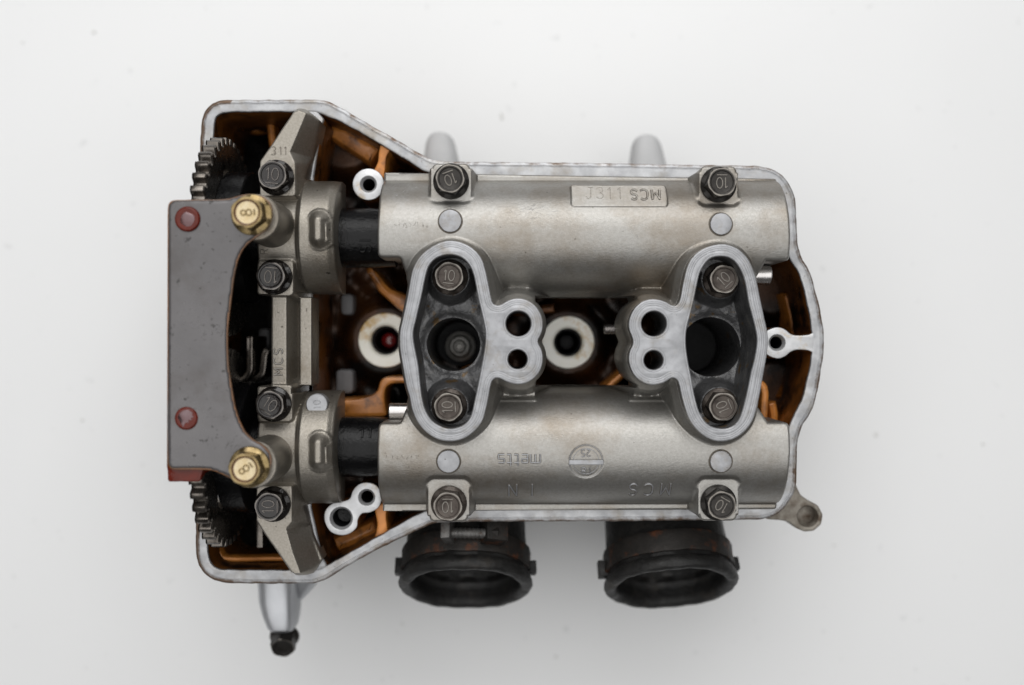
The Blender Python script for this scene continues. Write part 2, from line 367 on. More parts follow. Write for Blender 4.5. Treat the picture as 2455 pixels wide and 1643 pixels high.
# ------------------------------------------------------------------ stroke lettering
def arc(cx, cy, rx, ry, a0, a1, n=10): return [(cx + rx * math.cos(R(a0 + (a1 - a0) * i / n)), cy + ry * math.sin(R(a0 + (a1 - a0) * i / n))) for i in range(n + 1)]
GL = {
 'M': [[(0, 0), (0, 1), (.35, .3), (.7, 1), (.7, 0)]], 'N': [[(0, 0), (0, 1), (.6, 0), (.6, 1)]], 'I': [[(.1, 0), (.1, 1)]],
 'C': [arc(.36, .66, .36, .34, 38, 180) + arc(.36, .34, .36, .34, 180, 322)],
 'S': [arc(.3, .75, .28, .25, 20, 270, 12) + arc(.3, .25, .28, .25, 90, -160, 12)],
 'J': [[(.25, 1), (.55, 1)], [(.42, 1), (.42, .25)] + arc(.22, .25, .2, .25, 0, -160, 8)],
 '1': [[(.08, .8), (.25, 1), (.25, 0)]], '|': [[(.1, 0), (.1, 1)]],
 '3': [arc(.26, .76, .26, .24, 150, -90, 10) + arc(.26, .26, .28, .26, 90, -150, 10)],
 '0': [arc(.3, .5, .28, .5, 90, 450, 22)],
 '8': [arc(.28, .76, .24, .24, -90, 270, 16), arc(.28, .26, .28, .26, 90, 450, 16)],
 '2': [arc(.28, .72, .27, .28, 160, -20, 10) + [(0, 0), (.56, 0)]],
 '5': [[(.52, 1), (.08, 1), (.05, .56)] + arc(.26, .32, .28, .32, 110, -150, 12)],
 'R': [[(0, 0), (0, 1)] + arc(.3, .76, .22, .24, 90, -90, 8) + [(0, .52)], [(.25, .52), (.52, 0)]],
 'm': [[(0, 0), (0, .68), (.78, .68), (.78, 0)], [(.39, .68), (.39, 0)]],
 'e': [[(.02, .36), (.5, .36), (.5, .68), (.02, .68), (.02, 0), (.5, 0)]],
 't': [[(.1, .95), (.1, 0), (.4, 0)], [(.0, .68), (.4, .68)]],
 's': [[(.5, .68), (.02, .68), (.02, .36), (.5, .36), (.5, 0), (.02, 0)]],
}
ADV = {'M': .95, 'I': .5, 'm': 1.0, 't': .6, '1': .5, '|': .4, 'e': .72, 's': .72}
def text_strokes(txt, h, cx, cy, rot, gap=0.0, under=False):
    x = 0; ss = []
    for ch in txt:
        if ch != ' ':
            for st in GL[ch]: ss.append([(x + p[0], p[1]) for p in st])
        x += ADV.get(ch, .8) + gap if ch != ' ' else .5
    xs = [p[0] for s_ in ss for p in s_]; mx = (min(xs) + max(xs)) / 2
    if under: ss.append([(min(xs), -.25), (max(xs), -.25)])
    c, s = math.cos(R(rot)), math.sin(R(rot)); out = []
    for st in ss:
        out.append([(cx + h * ((p[0] - mx) * c - (p[1] - .5) * s), cy + h * ((p[0] - mx) * s + (p[1] - .5) * c)) for p in st])
    return out
def letters(mb, strokes, zf, r, n=6, lift=0.0, flat=1.0, step=None, shade_halo=False, m=0):
    if shade_halo: letters(mb, strokes, zf, r * 1.75, n, .015, .12, step, m=1)  # flat dark strip along each stroke, painted as its relief shade
    for st in strokes:
        P = resample(st, step or max(r * 1.6, .25), closed=False)
        if callable(zf):
            A = np.array(P); Z = zf(A[:, 0], A[:, 1])
        else: Z = [zf] * len(P)
        mb.tube([(p[0], p[1], z + lift) for p, z in zip(P, Z)], r, n, flat=flat, m=m)

# ------------------------------------------------------------------ table
tb = MB(); tb.add([(-2000, -2000, -RIM), (2000, -2000, -RIM), (2000, 2000, -RIM), (-2000, 2000, -RIM)], [(0, 1, 2, 3)])
t = tb.build('table', M['table']); t['kind'] = 'structure'; t['label'] = 'plain white table top under the engine part'

head = empty('cylinder_head', 'oily aluminium motorcycle cylinder head with twin camshafts lying on the white table', 'engine part')

# ------------------------------------------------------------------ main casting: rim, walls, floor
outer_px = [(475, 560), (472.7, 438), (478, 354), (481, 295), (489, 267), (504, 249), (523, 239.5), (560, 238.5), (636, 238.4), (720, 238), (772, 238.4), (796, 246), (828, 264), (892, 302),
            (947, 332), (998, 363), (1030, 380), (1051, 386), (1121, 387.7), (1300, 389), (1480, 391), (1607, 394), (1720, 395.5), (1818, 397), (1850, 403), (1876, 418), (1894, 441), (1906, 465), (1910, 500),
            (1911.6, 548), (1914, 588), (1923.6, 620), (1939, 643), (1949, 668), (1957, 700), (1969, 747), (1977, 801), (1977, 841), (1969, 895), (1961, 940), (1953, 972), (1940, 999), (1923.6, 1023), (1914, 1053),
            (1911.6, 1090), (1911.6, 1155), (1902, 1190), (1881, 1221), (1854, 1241), (1820, 1247), (1700, 1248), (1480, 1251), (1148, 1252), (1053, 1253.6), (1030, 1259), (987, 1279), (916, 1313), (835, 1357), (789, 1387), (768, 1397), (748, 1400.5),
            (650, 1401), (545, 1400), (514, 1394), (490, 1379), (475, 1357), (468, 1331), (467.5, 1260), (467, 1200), (468, 1000), (471, 780)]
inner_px = [(508, 560), (511, 400), (512, 300), (517, 280), (531, 270), (560, 268.5), (640, 268), (713, 268), (757, 269), (790, 281), (815, 291), (880, 327), (980, 387), (1012, 408), (1050, 424), (1121, 426), (1480, 428), (1720, 431), (1815, 434), (1848, 441),
            (1868, 456), (1881, 482), (1885, 540), (1886, 596), (1894, 623), (1915, 652), (1924, 680), (1940, 747), (1947, 795), (1947, 847), (1942, 881), (1934, 916), (1924, 957), (1908, 988), (1891.5, 1020), (1886, 1050), (1886, 1114),
            (1880, 1166), (1862, 1198), (1830, 1212), (1720, 1215), (1480, 1217), (1148, 1218), (1060, 1218), (1020, 1224), (980, 1244), (929, 1274), (850, 1319), (790, 1353), (766, 1364), (717, 1367.5), (600, 1367), (524, 1366), (505, 1354), (498, 1330), (498, 1270), (499, 1000), (504, 780)]
outer = smooth_poly(resample(mms(outer_px), 1.2), 2); inner = smooth_poly(resample(mms(inner_px), 1.2), 2)
# slightly nibbled edges as on a cast and gasket-scraped rim
def nibble(P, a):
    ph = [random.random() * 6.28 for _ in range(6)]
    Q = []
    for i, p in enumerate(P): Q.append((p[0] + a * random.uniform(-1, 1) + a * math.sin(i * .7 + ph[0]), p[1] + a * random.uniform(-1, 1) + a * math.sin(i * .9 + ph[1])))
    return Q
outer_n = nibble(outer, .07); inner_n = nibble(inner, .07)
rb = MB()
rb.plate(outer_n, [inner_n],
         [(3.0, -104.5, 1), (2.2, -60, 1), (.3, -9, 1), (0, -7, 1), (0, -.9, 2, 1.0), (.2, -.3, 2, 1.0), (.7, 0, 2, .9), (1.35, .03, 2, .55), (1.5, -.22, 2, .5), (1.75, -.22, 2, .4), (1.95, 0, 2, .3), (3.4, 0.02, 2, 0)],
         [(0, -46, 3), (0, -1.0, 2, .25), (.2, -.2, 2, .25), (.5, 0, 2, .1), (1.0, 0.03, 2, 0)], cap_m=2)
for i_, (v_, a_) in enumerate(zip(rb.v, rb.a)):
    rb.a[i_] = a_ * (1.75 if v_[0] < -112 else .95 if (v_[1] < -60 or v_[0] > 110) else .75)
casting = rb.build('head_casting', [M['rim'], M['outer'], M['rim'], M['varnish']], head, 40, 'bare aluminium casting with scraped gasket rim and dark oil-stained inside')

# partition under the bearing bridge, separating the chain tunnel
pw = MB()
pw.plate(mms(rpoly([(706, 262), (757, 262), (778, 286), (770, 305), (752, 425), (749, 715), (749, 922), (746, 1215), (772, 1335), (786, 1360), (757, 1372), (706, 1374), (716, 1200), (716, 440)], 10)), [],
         [(0, -46, 1), (0, -.9, 0), (.3, -.35, 0), (.7, -.15, 0)], [], 0)
pw.build('partition_wall', [M['rim'], M['varnish']], casting)

def floor_z(X, Y):
    z = -45 + 2.0 * np.sin(X * .21 + 1) * np.sin(Y * .17) + 1.2 * np.sin(X * .5) * np.sin(Y * .43 + 2)
    for cx, cy, r, h in [(922, 816, 90, 7), (1362, 821, 90, 6), (1060, 700, 70, 9), (1500, 700, 60, 9), (1060, 930, 70, 9), (1850, 700, 60, 8), (1850, 930, 70, 9), (830, 330, 90, 12), (800, 1270, 90, 9)]:
        x, y = mm(cx, cy, -40); z = smax(z, plateau(sd_circ(X, Y, x, y, r / 6), -45 + h, 1.2), 3)
    return z
inner_off = [tuple(q) for q in offset(ccw(inner), -.6)][::2]
def floor_sdf(X, Y):
    s = sd_poly(X, Y, inner_off)
    for (px, py, z, r) in ((924, 816, -30, 8), (1362, 821, -30, 8), (1088, 826, 2, 9.5), (1701, 832, 2, 10.5)): s = np.maximum(s, -sd_circ(X, Y, *mm(px, py, z), r))
    return s
bx0, by0 = mm(748, 1420); bx1, by1 = mm(1990, 220)
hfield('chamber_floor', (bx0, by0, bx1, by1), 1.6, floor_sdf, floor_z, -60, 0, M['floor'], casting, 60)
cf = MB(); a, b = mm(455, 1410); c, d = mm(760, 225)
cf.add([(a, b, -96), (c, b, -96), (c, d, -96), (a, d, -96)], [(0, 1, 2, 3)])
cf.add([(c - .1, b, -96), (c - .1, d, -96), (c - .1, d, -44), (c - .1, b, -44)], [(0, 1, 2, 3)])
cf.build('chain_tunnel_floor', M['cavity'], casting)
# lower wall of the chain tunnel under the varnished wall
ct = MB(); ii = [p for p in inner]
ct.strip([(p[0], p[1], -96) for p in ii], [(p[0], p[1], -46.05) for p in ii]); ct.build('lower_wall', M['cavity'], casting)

# varnished ribs
def rib(pts, wd, z0, z1, name='rib', m='copper', bev=1.0):
    P = mms(pts, z1); L_, R_ = [], []
    P = catmull(P, 5, False)
    for i, p in enumerate(P):
        a = P[max(i - 1, 0)]; b = P[min(i + 1, len(P) - 1)]; dx, dy = b[0] - a[0], b[1] - a[1]; l = math.hypot(dx, dy) or 1
        k = wd / 12.0 if not callable(wd) else wd(i / (len(P) - 1)) / 12.0
        L_.append((p[0] - dy / l * k, p[1] + dx / l * k)); R_.append((p[0] + dy / l * k, p[1] - dx / l * k))
    mb = MB(); mb.prism(L_ + R_[::-1], z0, z1, bev); return mb.build(name, M[m], casting, 40)
rib([(930, 340), (918, 368), (914, 395), (904, 425)], lambda t: 38 - 18 * math.sin(t * 3.1), -44, -4)
rib([(912, 1205), (913, 1235), (916, 1265), (914, 1300)], lambda t: 42 - 18 * math.sin(t * 3.1), -44, -4)
def ledge(pts, z, m='amber', bev=1.4, z0=-44):
    mb = MB(); mb.prism(smooth_poly(resample(mms(pts, z), 1.0), 3), z0, z, bev); return mb.build('ledge', M[m], casting, 40)
ledge([(790, 960), (850, 958), (885, 951), (906, 938), (909, 915), (920, 904), (990, 904), (990, 920), (935, 920), (924, 932), (922, 960), (930, 1000), (790, 1002)], -17)
ledge([(872, 640), (900, 645), (935, 690), (990, 712), (990, 765), (955, 742), (905, 698)], -20, bev=2.5)
ledge([(790, 300), (812, 300), (905, 352), (905, 415), (850, 420), (800, 400)], -36, bev=5)
ledge([(1905, 960), (1935, 930), (1950, 960), (1905, 1060), (1850, 1060), (1860, 1000)], -30, bev=3)
rib([(1831, 1030), (1833, 980), (1835, 940), (1826, 922), (1806, 918)], 20, -44, -8, bev=1.5)
rib([(1852, 965), (1858, 1000), (1852, 1040)], 22, -44, -16, bev=2)
rib([(1440, 950), (1475, 915), (1505, 892), (1540, 884)], 20, -44, -20, bev=2)
rib([(1080, 905), (1140, 880), (1180, 880)], 20, -44, -24, bev=2)
rib([(515, 1300), (524, 1328), (545, 1342), (640, 1341), (712, 1341)], 13, -20, -14, bev=1.2)
rib([(640, 265), (648, 300), (652, 340), (660, 380)], 22, -36, -24, bev=2)
rib([(580, 302), (610, 310), (645, 303)], 18, -42, -36, bev=2.5)
rib([(790, 296), (835, 325), (905, 372)], 62, -60, -22, m='amber', bev=4)
rib([(800, 1310), (850, 1290), (905, 1262)], 44, -60, -22, m='amber', bev=4)
rib([(1890, 700), (1905, 760), (1912, 810)], 30, -60, -26, m='amber', bev=3)
rib([(1910, 850), (1905, 900), (1880, 960)], 30, -60, -30, m='amber', bev=3)
rib([(1180, 735), (1240, 745), (1330, 738)], 26, -44, -30, m='varnish', bev=2)
for (cx, cy, w_, h_) in [(832, 730, 30, 50), (826, 915, 42, 58), (632, 812, 26, 50)]:  # added grey blocks standing for views through openings to the table
    mb = MB(); x0, y0 = mm(cx - w_ / 2, cy + h_ / 2, -36); x1, y1 = mm(cx + w_ / 2, cy - h_ / 2, -36)
    mb.prism(rrect(x0, y0, x1, y1, 2.2), -80 if cx < 700 else -46, -36, 1.2); mb.build('gap_view_block', M['gap_grey'], casting, label='pale grey block added for a glimpse through the dark inside')

# bright threaded bosses level with the rim
def boss(lobes, web, name, arm=None, zt=0.0):
    mb = MB(); P = None
    n = 44
    if len(lobes) == 1 and not arm:
        x, y = mm(*lobes[0][:2], zt); P = circ(x, y, lobes[0][2] / 6)
    else: P = resample(catmull(mms(web, zt), 5), .7)
    holes = []
    for l in lobes:
        x, y = mm(*l[:2], zt); holes.append(circ(x, y, l[3] / 6, 36))
    mb.plate(P, holes, [(0, -44, 1), (0, zt - .5), (.15, zt - .15), (.5, zt)], [(0, zt - 26, 2), (0, zt - 2.2), (-.55, zt - 1.1), (-.75, zt - .7), (-.7, zt - .15), (-.35, zt)][:2] + [(0, zt - 1.6), (.7, zt - .6), (.8, zt - .15), (1.0, zt)])
    o = mb.build(name, [M['white_boss'], M['varnish'], M['bore']], casting, 35)
    for l in lobes:
        x, y = mm(*l[:2], zt); q = MB(); q.lathe([(l[3] / 6 + .05, zt - 27), (.1, zt - 24.5)], 24, lambda p: (p[0] + x, p[1] + y, p[2])); q.build('hole_bottom', M['steel' if l[3] < 22 else 'bore'], casting)
        if l[3] > 22:
            q = MB(); q.lathe([(l[3] / 6, zt - 13), (l[3] / 6 - .5, zt - 11.2), (2.2, zt - 11.5), (.2, zt - 11.6)], 32, lambda p: (p[0] + x, p[1] + y, p[2])); q.build('oil_pool', M['camshaft'], casting)
    return o
boss([(883, 442, 38, 15)], None, 'threaded_boss')
boss([(879, 1193, 36, 15), (818, 1243, 40, 22.5)],
     [(879, 1157), (903, 1165), (915, 1190), (908, 1216), (888, 1229), (868, 1232), (858, 1246), (855, 1265), (838, 1280), (816, 1284), (792, 1275), (778, 1250), (780, 1224), (798, 1207), (820, 1203), (838, 1196), (845, 1178), (858, 1163)], 'threaded_boss')
boss([(1863, 822, 37, 15)],
     [(1863, 785), (1882, 790), (1896, 801), (1912, 804.5), (1938, 803), (1956, 797), (1962, 822), (1956, 847), (1938, 840.5), (1912, 839), (1896, 844), (1882, 855), (1863, 860), (1840, 851), (1827, 832), (1827, 812), (1840, 793)], 'threaded_boss', arm=True)

# spark plug wells: bright flanged rings deep in the chamber
def well(px, py, ro, ri, label, red):
    z = -30; x, y = mm(px, py, z); k = (1 - z / DIST) / 6
    xf = lambda p: (p[0] + x, p[1] + y, p[2] + z)
    mb = MB(); ro *= k; ri *= k
    mb.lathe([(ro - 3, -14), (ro - 1.5, -2.4), (ro - .1, -1.6), (ro, -.8), (ro - .15, -.3), (ro - .5, 0), (ri + 1.3, 0), (ri + 1.0, -.3), (ri + .5, -.5), (ri + .2, -1.2), (ri, -2.4), (ri, -30)], 64, xf, close0=False, close1=False)
    o = mb.build('plug_well_ring', M['washer'], head, 40, label)
    q = MB(); q.lathe([(ri + .4, -3.2), (ri - .15, -2.6), (ri - .9, -3.4), (ri - 1.0, -28)], 48, xf, close0=False, close1=False); q.build('bore_liner', M['bore'], o)
    q = MB(); q.lathe([(ri, -29), (ri * .7, -26), (ri * .62, -14), (ri * .5, -11.5), (.3, -10.6)], 40, xf); q.build('well_dome', M['red' if red else 'bore'], o, label='glossy red dome added for the red glint in the plug well' if red else None)  # in the first well the red dome is added to stand for a glint
well(924, 816, 66, 34, 'bright yellowed ring round the plug well with the red glint', True)
well(1362, 821, 64, 33, 'bright yellowed ring seen through the middle window', False)

# ------------------------------------------------------------------ cam holder (both cam covers in one casting)
ZO = 30.0   # port flange face
AX = [41.8, -41.6]; RC = 22.4
ovalL_px = [(1078, 577), (1050, 584), (1026, 598), (1008, 614), (997, 630), (987, 655), (977, 712), (964, 772), (959, 796), (958.5, 831), (964, 868), (974.6, 926), (982, 950), (988, 982), (1001, 1012), (1023, 1038), (1050, 1054), (1078, 1058.6), (1107, 1054), (1134, 1037), (1156, 1010),
            (1168, 967), (1176, 924), (1181, 911), (1191, 905.5), (1202, 909), (1218, 917), (1241, 922), (1266, 917), (1290, 897), (1301, 869), (1299, 840), (1288.5, 819), (1299, 797), (1301, 769), (1291, 743), (1273, 725), (1250, 716), (1226, 718), (1211, 725), (1200, 732), (1188, 732.5), (1180, 725), (1172, 688), (1164, 650), (1153, 618), (1133, 596), (1107, 582)]
holeL_px = [(1080, 611), (1050, 617), (1030, 635), (1020.5, 662), (1010, 714), (998, 765), (991, 796), (992.5, 822), (1003, 876), (1010, 938), (1018, 978), (1034, 1007), (1057, 1023), (1081, 1028.6), (1109, 1020.5), (1128, 999), (1139, 954), (1149, 905), (1161, 838), (1164, 800), (1158, 765), (1146, 714), (1136, 662), (1125, 636), (1107, 618)]
ovalR_px = [(1728, 585.5), (1692, 594), (1663, 614), (1648, 640), (1639.7, 672), (1632, 714), (1626, 729), (1616, 735), (1605, 729), (1588, 721), (1567, 717.5), (1543, 722), (1522, 739), (1510, 763), (1508, 787), (1519, 820), (1510, 843), (1508, 868), (1521, 900), (1545, 919), (1570, 923.5), (1594, 917), (1607, 908), (1618, 906), (1627, 916), (1634, 947),
            (1642, 976), (1654, 1008), (1677, 1036.6), (1704, 1054), (1728, 1059), (1757, 1054), (1784, 1036.6), (1803, 1012), (1812.5, 986), (1822, 945), (1831, 895), (1840, 843), (1842, 806), (1832.5, 761), (1822, 712), (1814, 672), (1806, 646), (1794, 621), (1774, 600), (1752, 589)]
holeR_px = [(1731, 615), (1702, 621), (1681, 648), (1672, 680), (1661, 734), (1648, 782), (1644.5, 815), (1648, 855), (1658, 906), (1666, 950), (1678, 990), (1698, 1018), (1728, 1028.6), (1757, 1022), (1776, 996), (1792, 935), (1800, 895), (1810, 855), (1815, 815), (1807, 772), (1795, 726), (1787, 679), (1776, 648), (1757, 623)]
OV = [(ovalL_px, holeL_px, [(1243, 776.4, 30), (1241, 862, 23)]), (ovalR_px, holeR_px, [(1568, 776.5, 30), (1567, 864, 23)])]
OVm = [(smooth_poly(resample(catmull(mms(o, ZO), 5), .7), 2), smooth_poly(resample(catmull(mms(h, ZO), 5), .7), 2), [(*mm(x, y, ZO), r / 6 * (1 - ZO / DIST)) for x, y, r in c]) for o, h, c in OV]

zF = 5.0
up_px = [(924, 415), (1030, 414), (1140, 416), (1480, 419), (1661, 422), (1862, 432)]
covU = rpoly([(*mm(921, 414, zF), .6), (*mm(1863, 428, zF), 1.2), (mm(1868, 0, zF)[0], mm(0, 631, 10)[1], 1.6), (mm(1819, 0, 8)[0], mm(0, 630, 10)[1], 0), (*mm(1790, 700, 8), 0), (*mm(1700, 713, 2), 0), (*mm(1100, 712, 2), 0), (*mm(990, 700, 8), 0), (mm(968, 0, 8)[0], mm(0, 624, 10)[1], 1.5), (mm(918, 0, zF)[0], mm(0, 624, 10)[1], 2.0)], 1.2)
covL = rpoly([(mm(919, 0, zF)[0], mm(0, 1009, 10)[1], 2.0), (mm(968, 0, 8)[0], mm(0, 1009, 10)[1], 1.5), (*mm(990, 940, 8), 0), (*mm(1100, 926, 2), 0), (*mm(1700, 926, 2), 0), (*mm(1790, 940, 8), 0), (mm(1824, 0, 8)[0], mm(0, 1008, 10)[1], 0), (mm(1868, 0, zF)[0], mm(0, 1008, 10)[1], 2.2), (*mm(1863, 1222, zF), 1.2), (*mm(917, 1226, zF), .6)], 1.2)
webs = []
for x0, x1, y0, y1, z in [(1168, 1281, 690, 740, 4), (1168, 1283, 900, 950, 9), (1513, 1636, 690, 740, 4), (1518, 1636, 900, 950, 9)]:
    a = mm(x0, y1, z); b = mm(x1, y0, z); webs.append((a[0], a[1], b[0], b[1], z))
PZ = 18.4
pads = []
for x0, x1, y0, y1 in [(1035, 1127, 392, 480), (1678, 1767, 398, 488), (1028.5, 1122.5, 1150, 1252), (1677, 1768, 1150, 1250)]:
    a = mm(x0, y1, PZ); b = mm(x1, y0, PZ); pads.append((a[0], a[1], b[0], b[1]))
# pads do not overhang the rim line
def clampy(p):
    return p
plate_box = (*mm(1369, 498, 17), *mm(1597, 441, 17))
def holder_sdf(X, Y):
    s = np.minimum(sd_poly(X, Y, covU), sd_poly(X, Y, covL))
    for p in pads: s = np.minimum(s, sd_box(X, Y, *p, r=2.2))
    for wv in webs: s = np.minimum(s, sd_box(X, Y, *wv[:4], r=.8))
    for o, h, c in OVm:
        so = sd_poly(X, Y, o); s = np.minimum(s, so - 1.6)
    for o, h, c in OVm:
        s = np.maximum(s, -(sd_poly(X, Y, h) - 1.0))
        for x, y, r in c: s = np.maximum(s, -(sd_circ(X, Y, x, y, r) - .6))
    return s
def holder_z(X, Y):
    z = np.full(X.shape, -8.0)
    for k, y0 in enumerate(AX):
        dy = np.abs(Y - y0); cyl = np.sqrt(np.maximum(RC ** 2 - dy ** 2, 0.0)) - 6 * np.maximum(dy - RC, 0)
        sgn = 1 if k == 0 else -1
        out = (Y - y0) * sgn
        fl = np.where(out > 0, zF, -8) - 2 * np.maximum(21 - out, 0)
        z = smax(z, smax(cyl, fl, 1.6), .8)
        # low raised bead along the flange
        z = z + 0.7 * np.exp(-((out - 25.2) / .7) ** 2)
    for wv in webs: z = smax(z, plateau(sd_box(X, Y, *wv[:4], r=.8), wv[4], 4), 1.2)
    # bead below the two webs of the lower cover
    for x0, x1 in ((1180, 1284), (1510, 1616)):
        a = mm(x0, 962, 11); b = mm(x1, 951, 11)
        z = z + .9 * np.exp(-(sd_box(X, Y, a[0], a[1] + .6, b[0], b[1] - .6, .4).clip(0) / .55) ** 2)
    for x0, x1 in ((1213, 1276), (1530, 1588)):
        a = mm(x0, 716, 6); b = mm(x1, 690, 6)
        z = smax(z, 12.0 - .25 * sd_box(X, Y, a[0], a[1], b[0], b[1], 2).clip(-4, 0) ** 2 * 0 - .9 * np.maximum(sd_box(X, Y, a[0], a[1], b[0], b[1], 2) + 2.2, 0) ** 1.5, 3.0)
    for o, h, c in OVm:
        so = sd_poly(X, Y, o)
        z = smax(z, np.where(so < -2, 20, 24.5 - 1.4 * np.maximum(so, 0) - 3.2 * np.maximum(so - 2.4, 0)), 2.2)
    for p in pads:
        sdb = sd_box(X, Y, *p, r=2.2)
        tower = smax(z, plateau(sdb, PZ, 7.0, .2), 1.6)
        f = sst(-.1, 1.9, sdb); z = PZ * (1 - f) + tower * f
    a = plate_box; t_ = (Y - a[1]) / (a[3] - a[1]); pl = 20.7 - 4.6 * t_
    sdb = sd_box(X, Y, *a, r=1.2); f = sst(-.2, .5, sdb); z = np.maximum(z, pl) * (1 - f) + z * f
    # sunk date stamp
    x, y = mm(1404.5, 1106, 21); sdc = sd_circ(X, Y, x, y, 6.3)
    z = z - .45 * (1 - sst(-.25, .25, sdc))
    return z
a = mm(905, 1262, 5); b = mm(1895, 385, 5)
holder = hfield('cam_holder', (a[0], a[1], b[0], b[1]), .36, holder_sdf, holder_z, -7.0, 1.0, M['cast'], head, 42, 'dull grey cast cam holder with two half-round covers')

def hz(x, y):
    return holder_z(np.asarray(x, float), np.asarray(y, float))
# port flanges with machined faces
for k, (o, h, c) in enumerate(OVm):
    mb = MB()
    hs = [h] + [circ(x, y, r, 48) for x, y, r in c]
    rings = [(0, -6, 1), (0, ZO - .55), (.12, ZO - .15), (.45, ZO)]
    for i in range(3): rings += [(.75 + i * .75, ZO + .03), (.9 + i * .75, ZO - .05), (1.05 + i * .75, ZO + .02)]
    mb.plate(o, hs, rings, [(0, 0, 2), (0, ZO - .7), (.12, ZO - .2), (.4, ZO), (.8, ZO + .03), (.95, ZO - .05), (1.1, ZO + .02)])
    mb.build('port_flange', [M['machined'], M['cast'], M['pit']], holder, 30, 'bare machined oval flange with two round holes, ' + ('nearer the chain guide plate' if k == 0 else 'nearer the curved end of the rim'))
    # pit inside the oval
    sh = [(1079, 663), (1077, 976)] if k == 0 else [(1729, 670), (1727, 975)]
    shp = [mm(x, y, 16.5) for x, y in sh]
    bc = mm(1088, 826, 2) if k == 0 else mm(1701, 832, 2); br = 10.6 if k == 0 else 11.8
    hh = [tuple(q) for q in offset(ccw(list(h)), -.9)]
    def pz(X, Y, shp=shp, bc=bc):
        z = 6.0 + .35 * np.sin(X * .53 + 1.7 * np.sin(Y * .31)) + .25 * np.sin(Y * .47 + 1.3 * np.sin(X * .77))
        up = np.maximum(Y - (shp[0][1] - 4.0), -50); dn = np.maximum((shp[1][1] + 4.0) - Y, -50)
        for j, (sx, sy) in enumerate(shp):
            s = sd_circ(X, Y, sx, sy, 7.4); e = (sy + 3.0 - Y) if j == 0 else (Y - (sy + (-3.0)))
            s = np.minimum(s, np.maximum(e, -9)); z = smax(z, 15.2 - 3.0 * np.maximum(s, 0), 1.2)
        z = z + 3.0 * np.exp(-(np.abs(np.hypot(X - bc[0], Y - bc[1]) - br - 1.5) / 4.0) ** 2) * 0
        return z - 2.0 * np.exp(-(np.maximum(np.hypot(X - bc[0], Y - bc[1]) - br, 0) / 2.0) ** 2)
    A = np.array(hh); pit = hfield('port_pit', (A[:, 0].min() - 1, A[:, 1].min() - 1, A[:, 0].max() + 1, A[:, 1].max() + 1), .4,
           lambda X, Y, hh=hh, bc=bc, br=br: np.maximum(sd_poly(X, Y, hh), -(sd_circ(X, Y, bc[0], bc[1], br))), pz, -42, 0, M['pit'], holder, 50)
    q = MB(); xf = lambda p, bc=bc: (p[0] + bc[0], p[1] + bc[1], p[2])
    q.lathe([(br + .5, -40), (br - 1.2, -38)], 40, xf); q.build('bore_floor', M['bore'], holder)
    if k == 0:
        cx, cy = mm(1101, 831, -22); xf = lambda p: (p[0] + cx, p[1] + cy, p[2])
        q = MB(); q.lathe([(6.6, -39), (6.6, -31), (6.2, -30.2), (5.0, -29.4), (4.5, -26), (4.0, -25), (2.9, -24.6), (2.2, -22.6), (1.3, -22.2), (1.1, -23.5), (.2, -23.5)], 36, xf)
        q.build('valve_stem', M['outer'], holder, 30, 'blurred steel stem deep in the bore')
# round plugs
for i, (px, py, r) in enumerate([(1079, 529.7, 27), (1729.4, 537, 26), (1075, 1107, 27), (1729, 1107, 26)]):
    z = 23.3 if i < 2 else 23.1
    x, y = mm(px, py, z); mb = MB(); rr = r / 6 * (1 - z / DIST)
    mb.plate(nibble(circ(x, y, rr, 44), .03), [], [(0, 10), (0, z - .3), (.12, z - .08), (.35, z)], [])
    P_ = circ(x, y, rr + .22, 44); P_.append(P_[0]); letters(mb, [P_], hz, .34, lift=.03, flat=.3, m=1)  # dark ring painted in for the shade at the plug's rim
    mb.build('round_plug', [M['machined'], M['relief_shade']], holder, 35)
# cast and stamped writing
mb = MB(); letters(mb, text_strokes('MCS', 4.1, *mm(1547.5, 466.5, 19), 180, gap=.16), hz, .3, lift=.16, shade_halo=True); mb.build('raised_lettering', [M['cast'], M['relief_shade']], holder)
mb = MB()
for ch, px in (('J', 1413), ('3', 1439), ('1', 1461), ('1', 1485)):
    for st in text_strokes(ch, 4.6, *mm(px, 462.5, 19), 0):
        for p in resample(st, .62, False):
            zz = float(hz([p[0]], [p[1]])[0]); mb.lathe([(.25, -.05), (.24, .03), (.05, .06)], 8, lambda q, p=p, zz=zz: (q[0] + p[0], q[1] + p[1], q[2] + zz))
mb.build('stamped_number', M['ink'], holder)
mb = MB(); letters(mb, text_strokes('metts', 4.6, *mm(1245, 1103.5, 21.5), 180), hz, .24, lift=.25, shade_halo=True); mb.build('raised_lettering', [M['machined'], M['relief_shade']], holder)
mb = MB(); letters(mb, text_strokes('IN', 5.0, *mm(1248, 1175, 16), 180, gap=.78), hz, .3, lift=.18, shade_halo=True)
mb.build('raised_lettering', [M['machined'], M['relief_shade']], holder)
mb = MB(); letters(mb, text_strokes('MCS', 4.9, *mm(1557, 1173, 16), 180, gap=.42), hz, .3, lift=.18, shade_halo=True); mb.build('raised_lettering', [M['machined'], M['relief_shade']], holder)
mb = MB(); x, y = mm(1404.5, 1106, 21)
letters(mb, text_strokes('25', 2.6, x, y + 3.2, 180), hz, .18, lift=.15, shade_halo=True); letters(mb, text_strokes('18', 2.6, x + .2, y - 3.6, 180, gap=.4), hz, .18, lift=.15, shade_halo=True)
for rr in (4.9, 6.3):
    P = circ(x, y, rr, 48); P.append(P[0]); letters(mb, [P], hz, .13, lift=.0)
mb.build('date_stamp', [M['machined'], M['relief_shade']], holder)
mb = MB(); a = mm(1364, 1114, 22); b = mm(1446.5, 1103, 22); zb = float(hz([x + 8], [y])[0])
